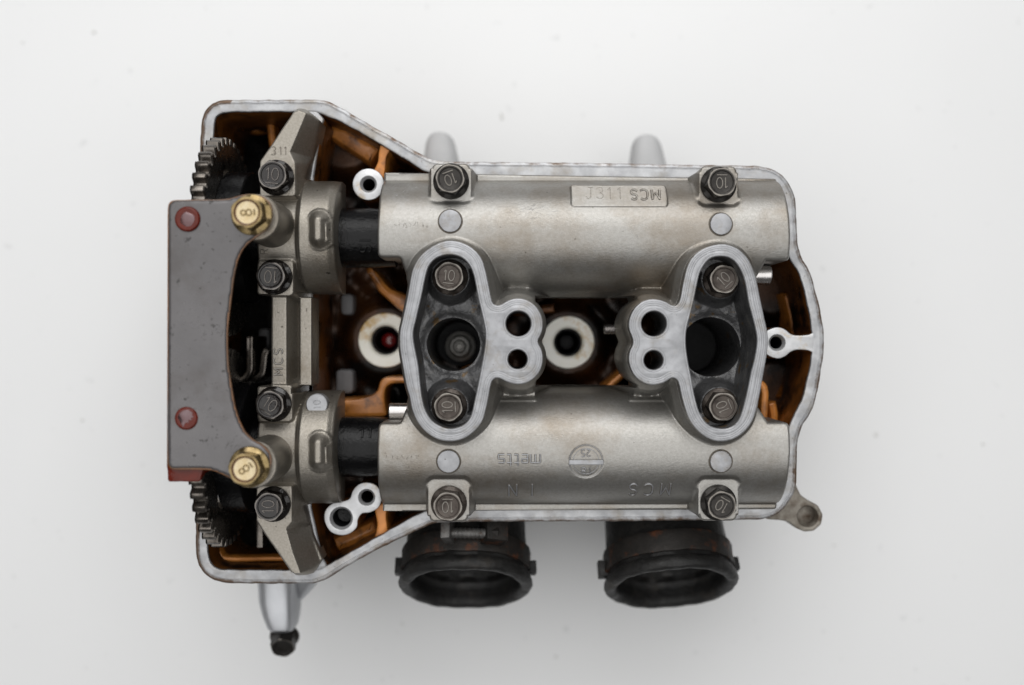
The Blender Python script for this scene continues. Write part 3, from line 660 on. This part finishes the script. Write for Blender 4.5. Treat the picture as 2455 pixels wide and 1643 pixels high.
mb.prism(nibble(rrect(a[0], a[1], b[0], b[1], .3, 3), .03), zb - 2, zb + .75, .2); mb.build('stamp_bar', M['machined'], holder)
# pencil scribbles near the left ends
for (px, py) in ((930, 1094), (948, 541)):
    x, y = mm(px, py, 20); mb = MB()
    for i in range(9):
        xx = x + i * 1.5 + random.uniform(-.3, .3); P = [(xx + random.uniform(-.5, .7), y + random.uniform(-1.2, 1.2)) for _ in range(3)]
        letters(mb, [catmull(P, 4, False)], hz, .06, lift=.02, n=4)
    mb.build('pencil_scribble', M['ink'], holder)['kind'] = 'stuff'

# fine handling scratches
mb = MB()
for cx, cy, n_, l_, a_ in ((1275, 505, 26, 3.0, 12), (1500, 560, 6, 2.0, 60), (1180, 560, 5, 1.5, 30), (1300, 1040, 6, 2.2, -20), (1560, 1060, 6, 1.8, 15), (960, 450, 5, 1.6, 50), (1820, 560, 5, 1.6, -30)):
    for i in range(n_):
        x, y = mm(cx + random.gauss(0, 26), cy + random.gauss(0, 10), 21); l = random.uniform(.3, 1) * l_; t_ = R(a_ + random.gauss(0, 12))
        P = [(x, y), (x + l * .5 * math.cos(t_), y + l * .5 * math.sin(t_) + .1), (x + l * math.cos(t_), y + l * math.sin(t_))]
        letters(mb, [P], hz, random.uniform(.025, .05), n=4, lift=.01, step=.5)
mb.build('scratch_marks', M['scratch'], holder)['kind'] = 'stuff'

# dowel pins showing beside the covers
for (x0, x1, y0, y1, z) in [(1800, 1851, 634, 682, 4), (931, 1000, 968, 1008, 4)]:
    a = mm(x0, (y0 + y1) / 2, z); b = mm(x1, (y0 + y1) / 2, z); r = (y1 - y0) / 12; L_ = b[0] - a[0]
    mb = MB(); mb.lathe([(r - .5, 0), (r, .5), (r, L_ - .5), (r - .5, L_)], 28, lambda p: (a[0] + p[2], a[1] + p[0], z - r + p[1] + 1.0)); mb.build('dowel_pin', M['steel'], head, 35, 'bright steel pin end beside the half-round cover')
# small screw end seen through the window
a = mm(1448, 789, -14); b = mm(1512, 789, -14); L_ = b[0] - a[0]; pr = [(1.6, 0)]
for i in range(9): pr += [(2.1, .4 + i * .55), (1.75, .67 + i * .55)]
pr += [(2.1, 5.6), (2.1, L_)]
mb = MB(); mb.lathe(pr, 20, lambda p: (a[0] + p[2], a[1] + p[0], -14 + p[1])); mb.build('screw_end', M['steel'], head, 30, 'blurred screw end inside the middle window')

# ------------------------------------------------------------------ flange bolts
def bolt_mesh(name, m, af=10.3, fl=6.85, h=7.4, ring=None):
    n = 72; rings = []
    def hexr(th): return af / 2 / math.cos(((th + math.pi / 6) % (math.pi / 3)) - math.pi / 6)
    th = [2 * math.pi * i / n for i in range(n)]
    prof = [(fl - .15, 0), (fl, .25), (fl, 1.0), (fl - .2, 1.3)]
    for r, z in prof: rings.append([(r * math.cos(t), r * math.sin(t), z) for t in th])
    rc = af / 2 + .12
    for z in (1.95, 2.2, 3.5, h - 2.0, h - 1.6, h - 1.2, h - .8, h - .45, h - .2, h - .05):
        rr = []
        for t in th:
            r = hexr(t) - .05
            if z < 2: r = r + .12
            lim = rc + (h - z) * 1.15
            r = min(r, lim); rr.append((r * math.cos(t), r * math.sin(t), z))
        rings.append(rr)
    for r, z in ((rc - .45, h), (rc - .8, h), (rc - 1.0, h - .1), (rc - 1.2, h - .5), (rc - 1.5, h - .6)): rings.append([(r * math.cos(t), r * math.sin(t), z) for t in th])
    mb = MB()
    for i in range(len(rings) - 1):
        mb.strip(rings[i], rings[i + 1], (1 if i >= len(rings) - 4 else 0) if ring else (1 if i in (len(rings) - 7, len(rings) - 6) else 0))
    mb.add(rings[-1], [tuple(range(n))], 2 if ring else 0, 0.0, False)
    mb.add(rings[0], [tuple(range(n))[::-1]], 0)
    return mb.mesh(name, [M[m], M[ring], M['gold_top']] if ring else [M[m], M['edge_oil' if m == 'bolt_oil' else 'edge_pale']], 28, world=False)
def mark_mesh(txt, m, h, z, under):
    mb = MB(); letters(mb, text_strokes(txt, h, 0, .35 if under else 0, 0, under=under), z, .25, lift=.08, step=.3)
    return mb.mesh('size_mark', [M[m]], 50, world=False)
bm_ = {k: bolt_mesh('flange_bolt', k) for k in ('bolt', 'bolt_brown', 'bolt_oil')}
gm_ = bolt_mesh('guide_bolt', 'gold', 10.6, 7.3, 7.6, 'gold_ring')
mk = {k: mark_mesh('10', e, 4.6 if k == 'bolt_oil' else 4.0, 6.8, True) for k, e in (('bolt', 'edge_pale'), ('bolt_brown', 'edge_pale'), ('bolt_oil', 'edge_oil'))}
mk8 = mark_mesh('8', 'edge_gold', 3.8, 7.0, True)
def bolt(px, py, rz, kind, rot, hexrot, label, name='flange_bolt'):
    x, y = mm(px, py, rz + 1.0)
    o = link(name, gm_ if kind == 'gold' else bm_[kind], head, label)
    o.location = W((x, y, rz)); o.rotation_euler = (0, 0, R(hexrot))
    q = link('size_mark', mk8 if kind == 'gold' else mk[kind], o); q.rotation_euler = (0, 0, R(rot - hexrot))
for a in [(1081.5, 434.6, PZ, 'bolt', 200, 17, 'black flange bolt on the upper cover, nearer the sprockets'), (1723, 442.6, PZ, 'bolt', 180, 40, 'black flange bolt on the upper cover, nearer the curved end'),
          (1076, 1208, PZ, 'bolt_brown', 180, 22, 'brown-black flange bolt on the lower cover, nearer the sprockets'), (1722.7, 1206, PZ, 'bolt', 150, 9, 'black flange bolt on the lower cover, nearer the curved end'),
          (1079, 665, 15.2, 'bolt_brown', -6, 12, 'brown flange bolt in the upper end of the first port flange'), (1728, 672, 15.2, 'bolt_brown', 42, 20, 'brown flange bolt in the upper end of the second port flange'),
          (1077, 973.7, 15.2, 'bolt_brown', 92, 14, 'brown flange bolt in the lower end of the first port flange'), (1726, 973, 15.2, 'bolt_brown', 112, 28, 'brown flange bolt in the lower end of the second port flange'),
          (662, 426, 15, 'bolt_oil', -4, 10, 'oil-wet bolt at the top of the bearing bridge'), (658, 664.5, 15, 'bolt_oil', 176, 25, 'oil-wet bolt on the bridge just above its bar'),
          (656, 969, 15, 'bolt_oil', -32, 5, 'oil-wet bolt on the bridge just below its bar'), (654, 1209, 15, 'bolt_oil', 90, 18, 'oil-wet bolt at the bottom of the bearing bridge')]:
    bolt(*a)

# ------------------------------------------------------------------ bearing bridge
BZ = 15.0
bp = [(622, 705, 388, 468), (615.6, 701, 627, 707), (615.6, 699, 926, 1009), (614, 697.5, 1168, 1251)]
bpad = [(*mm(a, d, BZ), *mm(b, c, BZ)) for a, b, c, d in bp]
armU = mms([(716, 265), (734, 272), (704, 343), (695, 364), (706, 389), (706, 468), (622, 468), (622.5, 386), (651, 346), (675, 309), (700, 273)], BZ)
armL = mms([(614, 1168), (697.5, 1168), (699, 1252), (686, 1268), (702, 1325), (720, 1374), (698, 1374), (661, 1320), (634, 1282), (614, 1250)], BZ)
slabU = mms([(716, 265), (738, 268), (768, 290), (762, 318), (744, 385), (736, 430), (738, 470), (690, 470), (690, 360)], 6)
slabL = mms([(690, 1165), (728, 1170), (730, 1215), (746, 1287), (770, 1345), (752, 1374), (716, 1374), (690, 1270)], 6)
bar = (*mm(650, 930, 14), *mm(687, 700, 14)); st2 = (*mm(680, 930, 5), *mm(722, 700, 5)); st3 = (*mm(718, 925, 8), *mm(748, 712, 8))
caps_ = []
for (y0, px0, px1) in ((41.8, 722, 815), (-41.6, 722, 813)):
    caps_.append((mm(px0, 0, 12)[0], mm(px1, 0, 8)[0], y0))
xb0 = mm(622, 0, 12)[0]
def bridge_sdf(X, Y):
    s = np.full(X.shape, 1e9)
    for p in bpad: s = np.minimum(s, sd_box(X, Y, *p, r=1.2))
    for P in (armU, armL, slabU, slabL): s = np.minimum(s, sd_poly(X, Y, P))
    for b_ in (bar, st2, st3): s = np.minimum(s, sd_box(X, Y, *b_, r=.4))
    for x0, x1, y0 in caps_:
        s = np.minimum(s, sd_box(X, Y, x0 - 1, y0 - 22.3, x1, y0 + 22.3, r=.6)); s = np.minimum(s, sd_box(X, Y, xb0, y0 - 15.5, x0, y0 + 15.5, r=.6)); s = np.minimum(s, sd_box(X, Y, xb0 + 9, y0 - 22, x0, y0 + 22, r=.6))
    return s
def bridge_z(X, Y):
    z = np.full(X.shape, -4.0)
    for x0, x1, y0 in caps_:
        dy = np.abs(Y - y0)
        c1 = np.sqrt(np.maximum(22.4 ** 2 - dy ** 2, 0)); c2 = np.sqrt(np.maximum(19.2 ** 2 - dy ** 2, 0)) - 5 * np.maximum(dy - 19.2, 0)
        # rounded shoulder where the ring starts
        f = sst(x0 - 1.6, x0 + 1.4, X)
        c = c2 * .86 * (1 - f) + c1 * f
        c = c - 1.6 * sst(x1 - 3.2, x1, X)
        inside = np.maximum(sd_box(X, Y, xb0 - 5, y0 - 22.2, x1 + 2, y0 + 22.2), 0)
        z = smax(z, c - 6 * inside, 1.4)
        # oil gallery bump with a pointed flank
        bx, by = mm(760, 548 if y0 > 0 else 1086, 26)
        s = sd_box(X, Y, bx - 4.3, by - 7.4, bx + 4.3, by + 7.4, 4.2)
        s2 = sd_poly(X, Y, [(bx + 1, by + 5.0), (bx + 4.6, by + 3.2), (bx + 4.9, by - 5.2), (bx + 1.5, by - 6.8)])
        q_ = smin(s, s2, .8); z = smax(z, 21.4 + 3.9 * (1 - sst(-3.8, .6, q_)) - 3 * np.maximum(q_ - .4, 0), .8)
        # shallow box step left of the ring
    for P, zt in ((slabU, 3.0), (slabL, 3.0)):
        z = smax(z, plateau(sd_poly(X, Y, P), zt, 3), 1.2)
    for P in (armU, armL): z = smax(z, plateau(sd_poly(X, Y, P), BZ, 2.1), .6)
    z = smax(z, plateau(sd_box(X, Y, *st2), 5, 4), .6); z = smax(z, plateau(sd_box(X, Y, *st3), 8, 4), .5); z = smax(z, plateau(sd_box(X, Y, *bar, r=.5), 14, 3.5), .6)
    for p in bpad:
        s = sd_box(X, Y, *p, r=1.2); f = sst(-.1, 1.2, s)
        z = BZ * (1 - f) + smax(z, plateau(s, BZ, 3.2), .5) * f
    return z
a = mm(600, 1385, 8); b = mm(830, 255, 8)
bridge = hfield('bearing_bridge', (a[0], a[1], b[0], b[1]), .34, bridge_sdf, bridge_z, -6, .7, M['cast_oily'], head, 42, 'long grey cast bearing bridge carrying four oil-wet bolts')
bz = lambda x, y: bridge_z(np.asarray(x, float), np.asarray(y, float))
mb = MB(); letters(mb, text_strokes('MCS', 3.4, *mm(667, 868, 14), 90, gap=.3), bz, .24, lift=.16, shade_halo=True); mb.build('raised_lettering', [M['cast'], M['relief_shade']], bridge)
mb = MB(); letters(mb, text_strokes('311', 3.2, *mm(668, 362, 15), 0, gap=.1), bz, .17, lift=.0); mb.build('stamped_number', M['ink'], bridge)
mb = MB(); letters(mb, text_strokes('R', 3.0, *mm(634, 604, 15), 90), bz, .2, lift=.05); mb.build('stamped_letter', M['ink'], bridge)
x, y = mm(758.5, 970.4, 17); z = float(bz([x], [y - 2])[0]) + .3
mb = MB(); mb.plate(circ(x, y, 4.15, 40), [], [(0, z - 5), (0, z - .3), (.3, z)], []); disc = mb.build('round_plug', M['machined'], bridge, label='flat round plug marked 10 on the lower bearing ring')
mb = MB(); letters(mb, text_strokes('10', 2.7, x, y, 90, gap=.15), z, .2); mb.build('raised_lettering', M['machined'], bridge)
a = mm(618, 1032, 13); mb = MB(); mb.lathe([(1.0, 0), (1.5, .4), (1.5, 4.2), (1.1, 4.4)], 16, lambda p: (a[0] + p[2], a[1] + p[0], 13 + p[1])); mb.build('locating_pin', M['steel'], bridge)
# posts carrying the chain guide plate
GPX = [(603, 515), (597.7, 1120)]
PT = 42.0
for i, (px, py) in enumerate(GPX):
    x, y = mm(px + 6, py + (4 if i == 0 else -3), PT + 1)
    mb = MB(); mb.lathe([(10.5, 2), (9.4, 8), (8.7, 14), (8.5, 36), (8.4, PT - 2.6), (7.9, PT - 2.1), (4, PT - 2.1)], 48, lambda p: (p[0] + x + (PT - p[2]) * .0, p[1] + y, p[2])); mb.build('guide_post', [M['cast_oily']], bridge)

# ------------------------------------------------------------------ camshafts and sprockets
for k, y0 in enumerate(AX):
    x0 = mm(500, 0, 0)[0]; x1 = mm(950, 0, 0)[0]
    mb = MB(); xf = lambda p: (x0 + p[2], y0 + p[0], p[1])
    L_ = x1 - x0; c0 = mm(560, 0)[0] - x0
    mb.lathe([(8, 0), (11.9, .5), (11.9, L_ - 9), (11.6, L_)], 56, xf); 
    xo = mm(812, 0)[0] - x0
    cs = mb.build('camshaft', M['camshaft'], head, 35, 'black oily camshaft tube ' + ('under the upper cover' if k == 0 else 'under the lower cover'))
    # collar beside the bearing
    mb = MB(); mb.lathe([(11, xo - 3), (16.5, xo - 2.5), (17, xo - 1), (16.5, xo + .6), (12, xo + 1)], 56, xf); mb.build('thrust_collar', M['camshaft'], cs)
    mb = MB(); cx = mm(878, 0, 8)[0]
    tx = text_strokes('S1' if k == 0 else '11', 4.6, cx, 0, 0)
    for st in text_strokes('SI' if k == 0 else 'IE' if False else '11', 4.4, 0, 0, 90 if k == 0 else 0, gap=.2):
        P = resample(st, .4, False); mb.tube([(cx + p[0], y0 + 12 * math.sin((p[1] + (-4.5 if k == 0 else 7)) / 12), 12 * math.cos((p[1] + (-4.5 if k == 0 else 7)) / 12)) for p in P], .45, 6)
    mb.build('raised_lettering', M['camshaft'], cs)
    # sprocket: a disc standing upright across the shaft
    N_ = 42; P = []
    for i in range(N_):
        for f, r in ((-.38, 36.7), (-.32, 37.1), (-.27, 38.4), (-.2, 39.2), (0, 39.5), (.2, 39.2), (.27, 38.4), (.32, 37.1), (.38, 36.7), (.5, 36.6)):
            t_ = 2 * math.pi * (i + f) / N_; P.append((r * math.cos(t_), r * math.sin(t_)))
    xs = -114.3
    mb = MB(); holes = [circ(22 * math.cos(R(60 * i + 20)), 22 * math.sin(R(60 * i + 20)), 6.0, 20) for i in range(6)]
    sx = lambda p: (xs + p[2], y0 + p[0], p[1])
    mb.plate(P, holes, [(.6, -2.6), (.1, -2.1), (0, -1.6), (0, 1.6), (.1, 2.1), (.6, 2.6)], [(0, -2.6), (0, 2.6)], xf=sx, bottom=True)
    mb.build('sprocket', M['gear'], cs, 30, 'toothed steel timing sprocket ' + ('at the upper camshaft' if k == 0 else 'at the lower camshaft'))
    mb = MB(); mb.lathe([(18, 2.0), (25.5, 2.3), (26, 2.8), (26, 11.5), (25.4, 12), (14, 12.4)], 60, lambda p: (xs + p[2], y0 + p[0], p[1])); mb.build('sprocket_hub', M['camshaft'], cs, 30)

# ------------------------------------------------------------------ chain guide plate with its bolts
plate_px = [(400.5, 520), (401, 494), (404, 484), (414, 479.5), (450, 479), (520, 478.5), (545, 477), (562, 472), (582, 466.5), (604, 464.5), (628, 470), (645, 484), (652, 505), (649, 530), (637, 552), (612, 568), (593, 582), (578, 600), (567, 625), (559, 662), (549, 740), (543.5, 790), (543, 830), (546, 880),
            (554, 935), (561, 975), (571, 1008), (586, 1038), (606, 1056), (630, 1068), (646, 1087), (650, 1105), (645, 1132), (630, 1153), (608, 1164), (588, 1164), (560, 1152), (530, 1137), (508, 1128), (480, 1126.6), (440, 1126.8), (412, 1126.6), (402.5, 1123), (399, 1114), (399, 1090), (399.5, 900), (400, 700)]
PP = smooth_poly(resample(mms(plate_px, PT), .8), 2)
PPa = [tuple(q) for q in PP]
def plz(X, Y):
    z = np.full(X.shape, PT) + .35 * np.exp(-((X + 115) / 12) ** 2 - ((Y + 28) / 10) ** 2) - .3 * np.exp(-((X + 116) / 8) ** 2 - ((Y + 44) / 5) ** 2)
    s = -sd_poly(X, Y, PPa); return z - .5 * np.exp(-s / .5)
a = mm(390, 1180, PT); b = mm(665, 455, PT)
plate = hfield('chain_guide_plate', (a[0], a[1], b[0], b[1]), .8, lambda X, Y: sd_poly(X, Y, PPa), plz, PT - 1.9, .5, M['plate'], head, 50, 'dark grey oily plate over the sprockets with two red-brown rivets')
mb = MB(); mb.plate(PP, [], [(.25, PT - 2.2), (-.04, PT - 1.9), (-.08, PT - 1.2), (-.04, PT - .75), (.3, PT - .62)], [], bottom=True); mb.build('amber_edge', M['plate_edge'], plate)
for i, (px, py, r) in enumerate([(448, 525, 30), (445.5, 1003.7, 27.5)]):
    x, y = mm(px, py, PT + 1); rr = r / 6 * .895
    mb = MB(); xf = lambda p: (p[0] + x, p[1] + y, p[2])
    mb.lathe([(rr, PT - .3), (rr + .1, PT + .2), (rr - .1, PT + .75), (rr - .5, PT + 1.1), (rr - 1.1, PT + 1.05), (.2, PT + .95)], 40, xf)
    fp = circ(x + .2, y - .2, rr * .56, 22) if i == 0 else [(x + rr * a_, y + rr * b_) for a_, b_ in ((-.55, .5), (-.2, .72), (.25, .74), (.62, .5), (.55, .28), (.7, .12), (.42, .08), (.5, -.12), (.2, -.1), (.25, -.36), (-.02, -.42), (-.22, -.78), (-.4, -.35), (-.7, .1))]
    mb.plate(nibble(fp, .1), [], [(0, PT + .9, 1), (0, PT + 1.1, 1), (.12, PT + 1.16, 1)], [], cap_m=1)  # reflection put in as a pale raised patch
    mb.build('rivet', [M['rust_plastic'], M['rivet_glint']], plate, 60)
mb = MB(); a = mm(408, 1153, 37); b = mm(498, 1100, 37)
mb.prism(nibble(resample(rpoly([(a[0], a[1]), (b[0] - 2, a[1]), (b[0], b[1]), (a[0] - .5, b[1])], 1.0), .8), .06), 30, PT - 2.3, .5); mb.build('guide_shoe', M['rust_plastic'], plate, 35, 'brick red rubber shoe under the lower end of the plate')
mb = MB()
for cx, cy, sx_, sy_, n_, ang_ in ((520, 660, 22, 34, 10, 80), (480, 790, 50, 40, 26, 20), (525, 800, 18, 22, 14, 60), (500, 925, 34, 16, 12, 2), (520, 1000, 26, 8, 9, -8), (560, 1075, 30, 30, 34, 38), (530, 525, 20, 12, 6, 10), (500, 1050, 12, 26, 5, 80)):
    for i in range(n_):
        px, py = cx + random.gauss(0, sx_ * .5), cy + random.gauss(0, sy_ * .5); x, y = mm(px, py, PT); l = random.uniform(.3, 1.6); a_ = R(ang_ + random.gauss(0, 14))
        q = (x + l * math.cos(a_), y + l * math.sin(a_)); mid = ((x + q[0]) / 2 + random.uniform(-.15, .15), (y + q[1]) / 2 + random.uniform(-.15, .15))
        if sd_poly(np.array([x, q[0]]), np.array([y, q[1]]), PPa).max() > -1.2: continue
        P = np.array([(x, y), mid, q]); Z = plz(P[:, 0], P[:, 1]); mb.tube([(p[0], p[1], z + .01) for p, z in zip(P, Z)], [.03, random.uniform(.05, .11), .02], 5, flat=.4)
mb.build('scuff_marks', M['scuff'], plate)['kind'] = 'stuff'
bolt(603, 515, PT, 'gold', 92, 8, 'yellow zinc bolt on the plate beside the upper sprocket', 'guide_bolt')
bolt(597.7, 1120, PT, 'gold', 125, 20, 'yellow zinc bolt on the plate beside the lower sprocket', 'guide_bolt')
# tensioner strips in the chain tunnel
for pts, z in ([(598, 806), (598, 850), (597, 888), (585, 908), (568, 919), (562, 945)], -12), ([(640, 838), (634, 850), (631, 875), (626, 898), (606, 914)], -18), ([(621, 1245), (622, 1280), (622, 1314)], -8):
    P = catmull(mms(pts, z), 5, False); mb = MB()
    L_, R_ = [], []
    for i, p in enumerate(P):
        a = P[max(i - 1, 0)]; b = P[min(i + 1, len(P) - 1)]; dx, dy = b[0] - a[0], b[1] - a[1]; l = math.hypot(dx, dy) or 1
        L_.append((p[0] - dy / l * 1.35, p[1] + dx / l * 1.35)); R_.append((p[0] + dy / l * 1.35, p[1] - dx / l * 1.35))
    mb.prism(L_ + R_[::-1], z - 30, z, .5); mb.build('tensioner_strip', M['gear'], head, 40, 'dark steel strip standing in the chain tunnel')

# ------------------------------------------------------------------ outside of the casting: lug, stubs, leg, intake boots
LZ = -12
lug = smooth_poly(resample(mms([(1870, 1150), (1900, 1140), (1910, 1165), (1921, 1188), (1940, 1201), (1962, 1212), (1974, 1235), (1970, 1258), (1952, 1274), (1930, 1276), (1908, 1267), (1893, 1252), (1870, 1248), (1840, 1246), (1800, 1225)], LZ), .8), 1)
mb = MB(); hx, hy = mm(1937, 1239, LZ)
mb.plate(lug, [circ(hx, hy, 4.1, 36)], [(0, -40), (0, LZ - .8), (.3, LZ - .2), (.9, LZ)], [(0, LZ - 6), (0, LZ - .8), (.4, LZ - .2), (.9, LZ - .05)])
mb.build('mounting_lug', M['greasy'], casting, 35, 'greasy mounting lug with a blind hole at the corner')
mb = MB(); mb.lathe([(4.3, LZ - 6), (.2, LZ - 5.2)], 30, lambda p: (p[0] + hx, p[1] + hy, p[2])); mb.build('hole_bottom', M['greasy'], casting)

def sect(cx, y, cz, hw, hh, n=28, e=3.0):
    out = []
    for i in range(n):
        t = 2 * math.pi * i / n; c, s = math.cos(t), math.sin(t)
        out.append((cx + hw * abs(c) ** (2 / e) * (1 if c >= 0 else -1), y, cz + hh * abs(s) ** (2 / e) * (1 if s >= 0 else -1)))
    return out
for xa, xb, yt, w0, w1 in [(1056, 1053, 316, 47, 38), (1561, 1552, 322, 48, 38)]:
    z = -66; k = (1 - z / DIST) / 6; mb = MB(); secs = []
    for t_, f in ((0, 1.12), (.12, 1.02), (.3, 1.0), (.55, .95), (.75, .9), (.87, .8), (.95, .62), (.99, .38), (1.0, .15)):
        cx = xa + (xb - xa) * t_; x, y = mm(cx, 420 + (yt - 420) * t_, z); wd = (w0 + (w1 - w0) * min(t_, .8)) * k * f
        secs.append(sect(x, y, z - wd, wd, wd, 28, 2.6))
    mb.loft(secs); mb.build('cast_stub', M['alu_soft'], casting, 50, 'blurred pale grey stub sticking out behind the rim')
# leg at the lower left corner
mb = MB(); z = -40; secs = []
for py, cx, hw, hh, zc in [(1370, 664, 52, 14, -44), (1400, 664, 48, 13, -44), (1440, 665, 46, 12, -43), (1470, 669, 42, 11, -42), (1490, 673, 37, 10, -41), (1504, 675, 33, 8.5, -40), (1512, 676, 26, 6.5, -40)]:
    x, y = mm(cx, py, z); secs.append(sect(x, y, zc - 3, hw * .183, hh, 32, 3.4))
mb.loft(secs); leg = mb.build('support_leg', M['leg_alu'], casting, 40, 'pale grey cast leg below the lower left corner')
mb = MB(); secs = []
for py, cx, hw, hh in [(1370, 722, 40, 12), (1405, 718, 36, 10), (1425, 712, 28, 8), (1448, 702, 16, 6), (1462, 694, 8, 4)]:
    x, y = mm(cx, py, z); secs.append(sect(x, y, -52, hw * .183, hh, 24, 2.6))
mb.loft(secs); mb.build('leg_web', M['leg_alu'], casting, 40)
o = link('leg_bolt', bm_['bolt'], head, 'small black bolt head at the tip of the support leg'); x, y = mm(675, 1524, -40)
o.location = W((x + .3, y - 1.2, -45)); o.rotation_euler = (R(28), 0, R(10)); o.scale = (.95, .95, 1.1)

def boot(px, py, lean, k):
    cz = -24; x, y = mm(px, py, cz); th = R(32)
    ax = Vector((math.sin(R(lean)) * math.cos(th), -math.cos(R(lean)) * math.cos(th), math.sin(th))).normalized()
    e1 = ax.cross(Vector((0, 0, 1))).normalized(); e2 = e1.cross(ax)
    O = Vector((x, y, cz))
    def xf(p):
        t_ = math.atan2(p[1], p[0]); n_ = 1 + .006 * math.sin(3 * t_ + k) + .004 * math.sin(11 * t_ + 2 * k + p[2]) + .003 * math.sin(23 * t_ + p[2] * 1.7)
        return tuple(O + e1 * p[0] * n_ + e2 * p[1] * n_ + ax * (p[2] + .25 * math.sin(5 * t_ + k) + .12 * math.sin(17 * t_)))
    at = lambda r, ang, t_: (r * math.cos(R(ang)), r * math.sin(R(ang)), t_)
    mb = MB()
    mb.lathe([(25.0, -62), (25.2, -40), (25.6, -24), (26.2, -16), (26.6, -6), (27.6, -5), (28.3, -3.6), (28.4, -1.6), (27.8, -.4), (26.6, .1), (25.0, 0), (24.0, -.4), (23.2, -1.6), (22.9, -4), (23.4, -7), (23.0, -9), (22.2, -10), (22.6, -13), (21.6, -14.5), (21.4, -30), (20.6, -34), (20.4, -60)], 72, xf, close0=False)
    o = mb.build('intake_boot', M['rubber'], head, 40, 'black rubber intake boot ' + ('with the clamp screw on top' if k == 0 else 'without a visible clamp screw, nearer the lug'))
    mb = MB(); mb.lathe([(26.4, -16.5), (27.6, -16.3), (27.8, -15.6), (27.4, -12), (27.8, -8.2), (27.6, -7.4), (26.5, -7.3)], 72, xf, close0=False, close1=False); band = mb.build('clamp_band', M['rust_band'], o, 35)
    def blk(r0, r1, ang, dw, t0, t1, name, m):
        q = MB(); u = Vector((math.cos(R(ang)), math.sin(R(ang)))); v = Vector((-u.y, u.x))
        P = rpoly([(r0, -dw), (r1, -dw), (r1, dw), (r0, dw)], .5, 3)
        q.prism([(p[0], p[1]) for p in P], t0, t1, .4, xf=lambda p: xf((u.x * p[0] + v.x * p[1], u.y * p[0] + v.y * p[1], p[2]))); q.build(name, M[m], o, 35)
    blk(26, 30, 180, 2.6, -12, -6.5, 'locating_tab', 'rubber'); blk(26, 30.2, 2, 2.6, -13, -6, 'locating_tab', 'rubber')
    if k == 1:
        blk(26, 30, 292, 3.0, -7, -2.5, 'locating_tab', 'rubber'); blk(26, 29.8, 318, 2.4, -7, -2.5, 'locating_tab', 'rubber')
    if k == 0:
        blk(27, 34.5, 114, 4.6, -21, -10, 'clamp_lug', 'rust_band'); blk(27, 35, 78, 2.0, -21, -10, 'clamp_lug', 'steel_dull')
        q = MB(); u0 = Vector(xf(at(31.5, 112, -13.5))); u1 = Vector(xf(at(31.5, 74, -13.5))); dr = (u1 - u0)
        pts = [u0 + dr * (i / 24) for i in range(25)]
        q.tube(pts, [2.1 + (.18 if i % 2 else -.1) for i in range(25)], 14); q.build('clamp_screw', M['steel_dull'], o, 30)
        q = MB(); q.tube([u0 - dr * .12, u0 - dr * .1, u0 + dr * .02], [3.0, 3.4, 3.4], 6); q.build('screw_head', M['rust_band'], o, 30)
        blk(25, 31, 20, 3.4, -34, -27, 'hose_nipple', 'rubber')
M['steel_dull'] = mat('dull_clamp_steel', (.10, .098, .095), (.17, .165, .16), rough=.4, rough2=.55, metal=.7, nscale=200, stain=(.05, .03, .02), stain_scale=200)
boot(1116, 1413, 0, 0); boot(1610, 1412, 2.5, 1)

# ------------------------------------------------------------------ lint on the table
LINT = [(225, 78, 9, 'grey lint speck near the upper left table corner'), (1203, 280, 20, 'longer grey lint smear above the upper cover'), (198, 1008, 8, 'grey lint speck left of the guide plate'), (1333, 1575, 8, 'grey lint speck below the intake boots'),
        (2100, 1042, 11, 'pale lint smudge right of the curved end'), (2357, 1065, 8, 'grey lint speck at the far right'), (55, 102, 7, 'tiny lint speck at the left edge'), (815, 1408, 7, 'grey lint speck beside the support leg'), (2000, 1308, 7, 'grey lint speck below the mounting lug'), (965, 1496, 7, 'grey lint speck left below the first boot')]
for px, py, r, lab in LINT:
    x, y = mm(px, py, -RIM); k = (1 + RIM / DIST) / 6; mb = MB()
    P = []
    for i in range(14):
        t_ = 2 * math.pi * i / 14; q = r * k * .55 * random.uniform(.6, 1.1); P.append((x + q * math.cos(t_) * (.45 if r > 15 else 1), y + q * math.sin(t_)))
    mb.prism(P, -RIM + .02, -RIM + .35, .15); o = mb.build('lint_speck', M['dust'])
    o['label'] = lab; o['category'] = 'lint'; o['group'] = 'lint specks on the table'
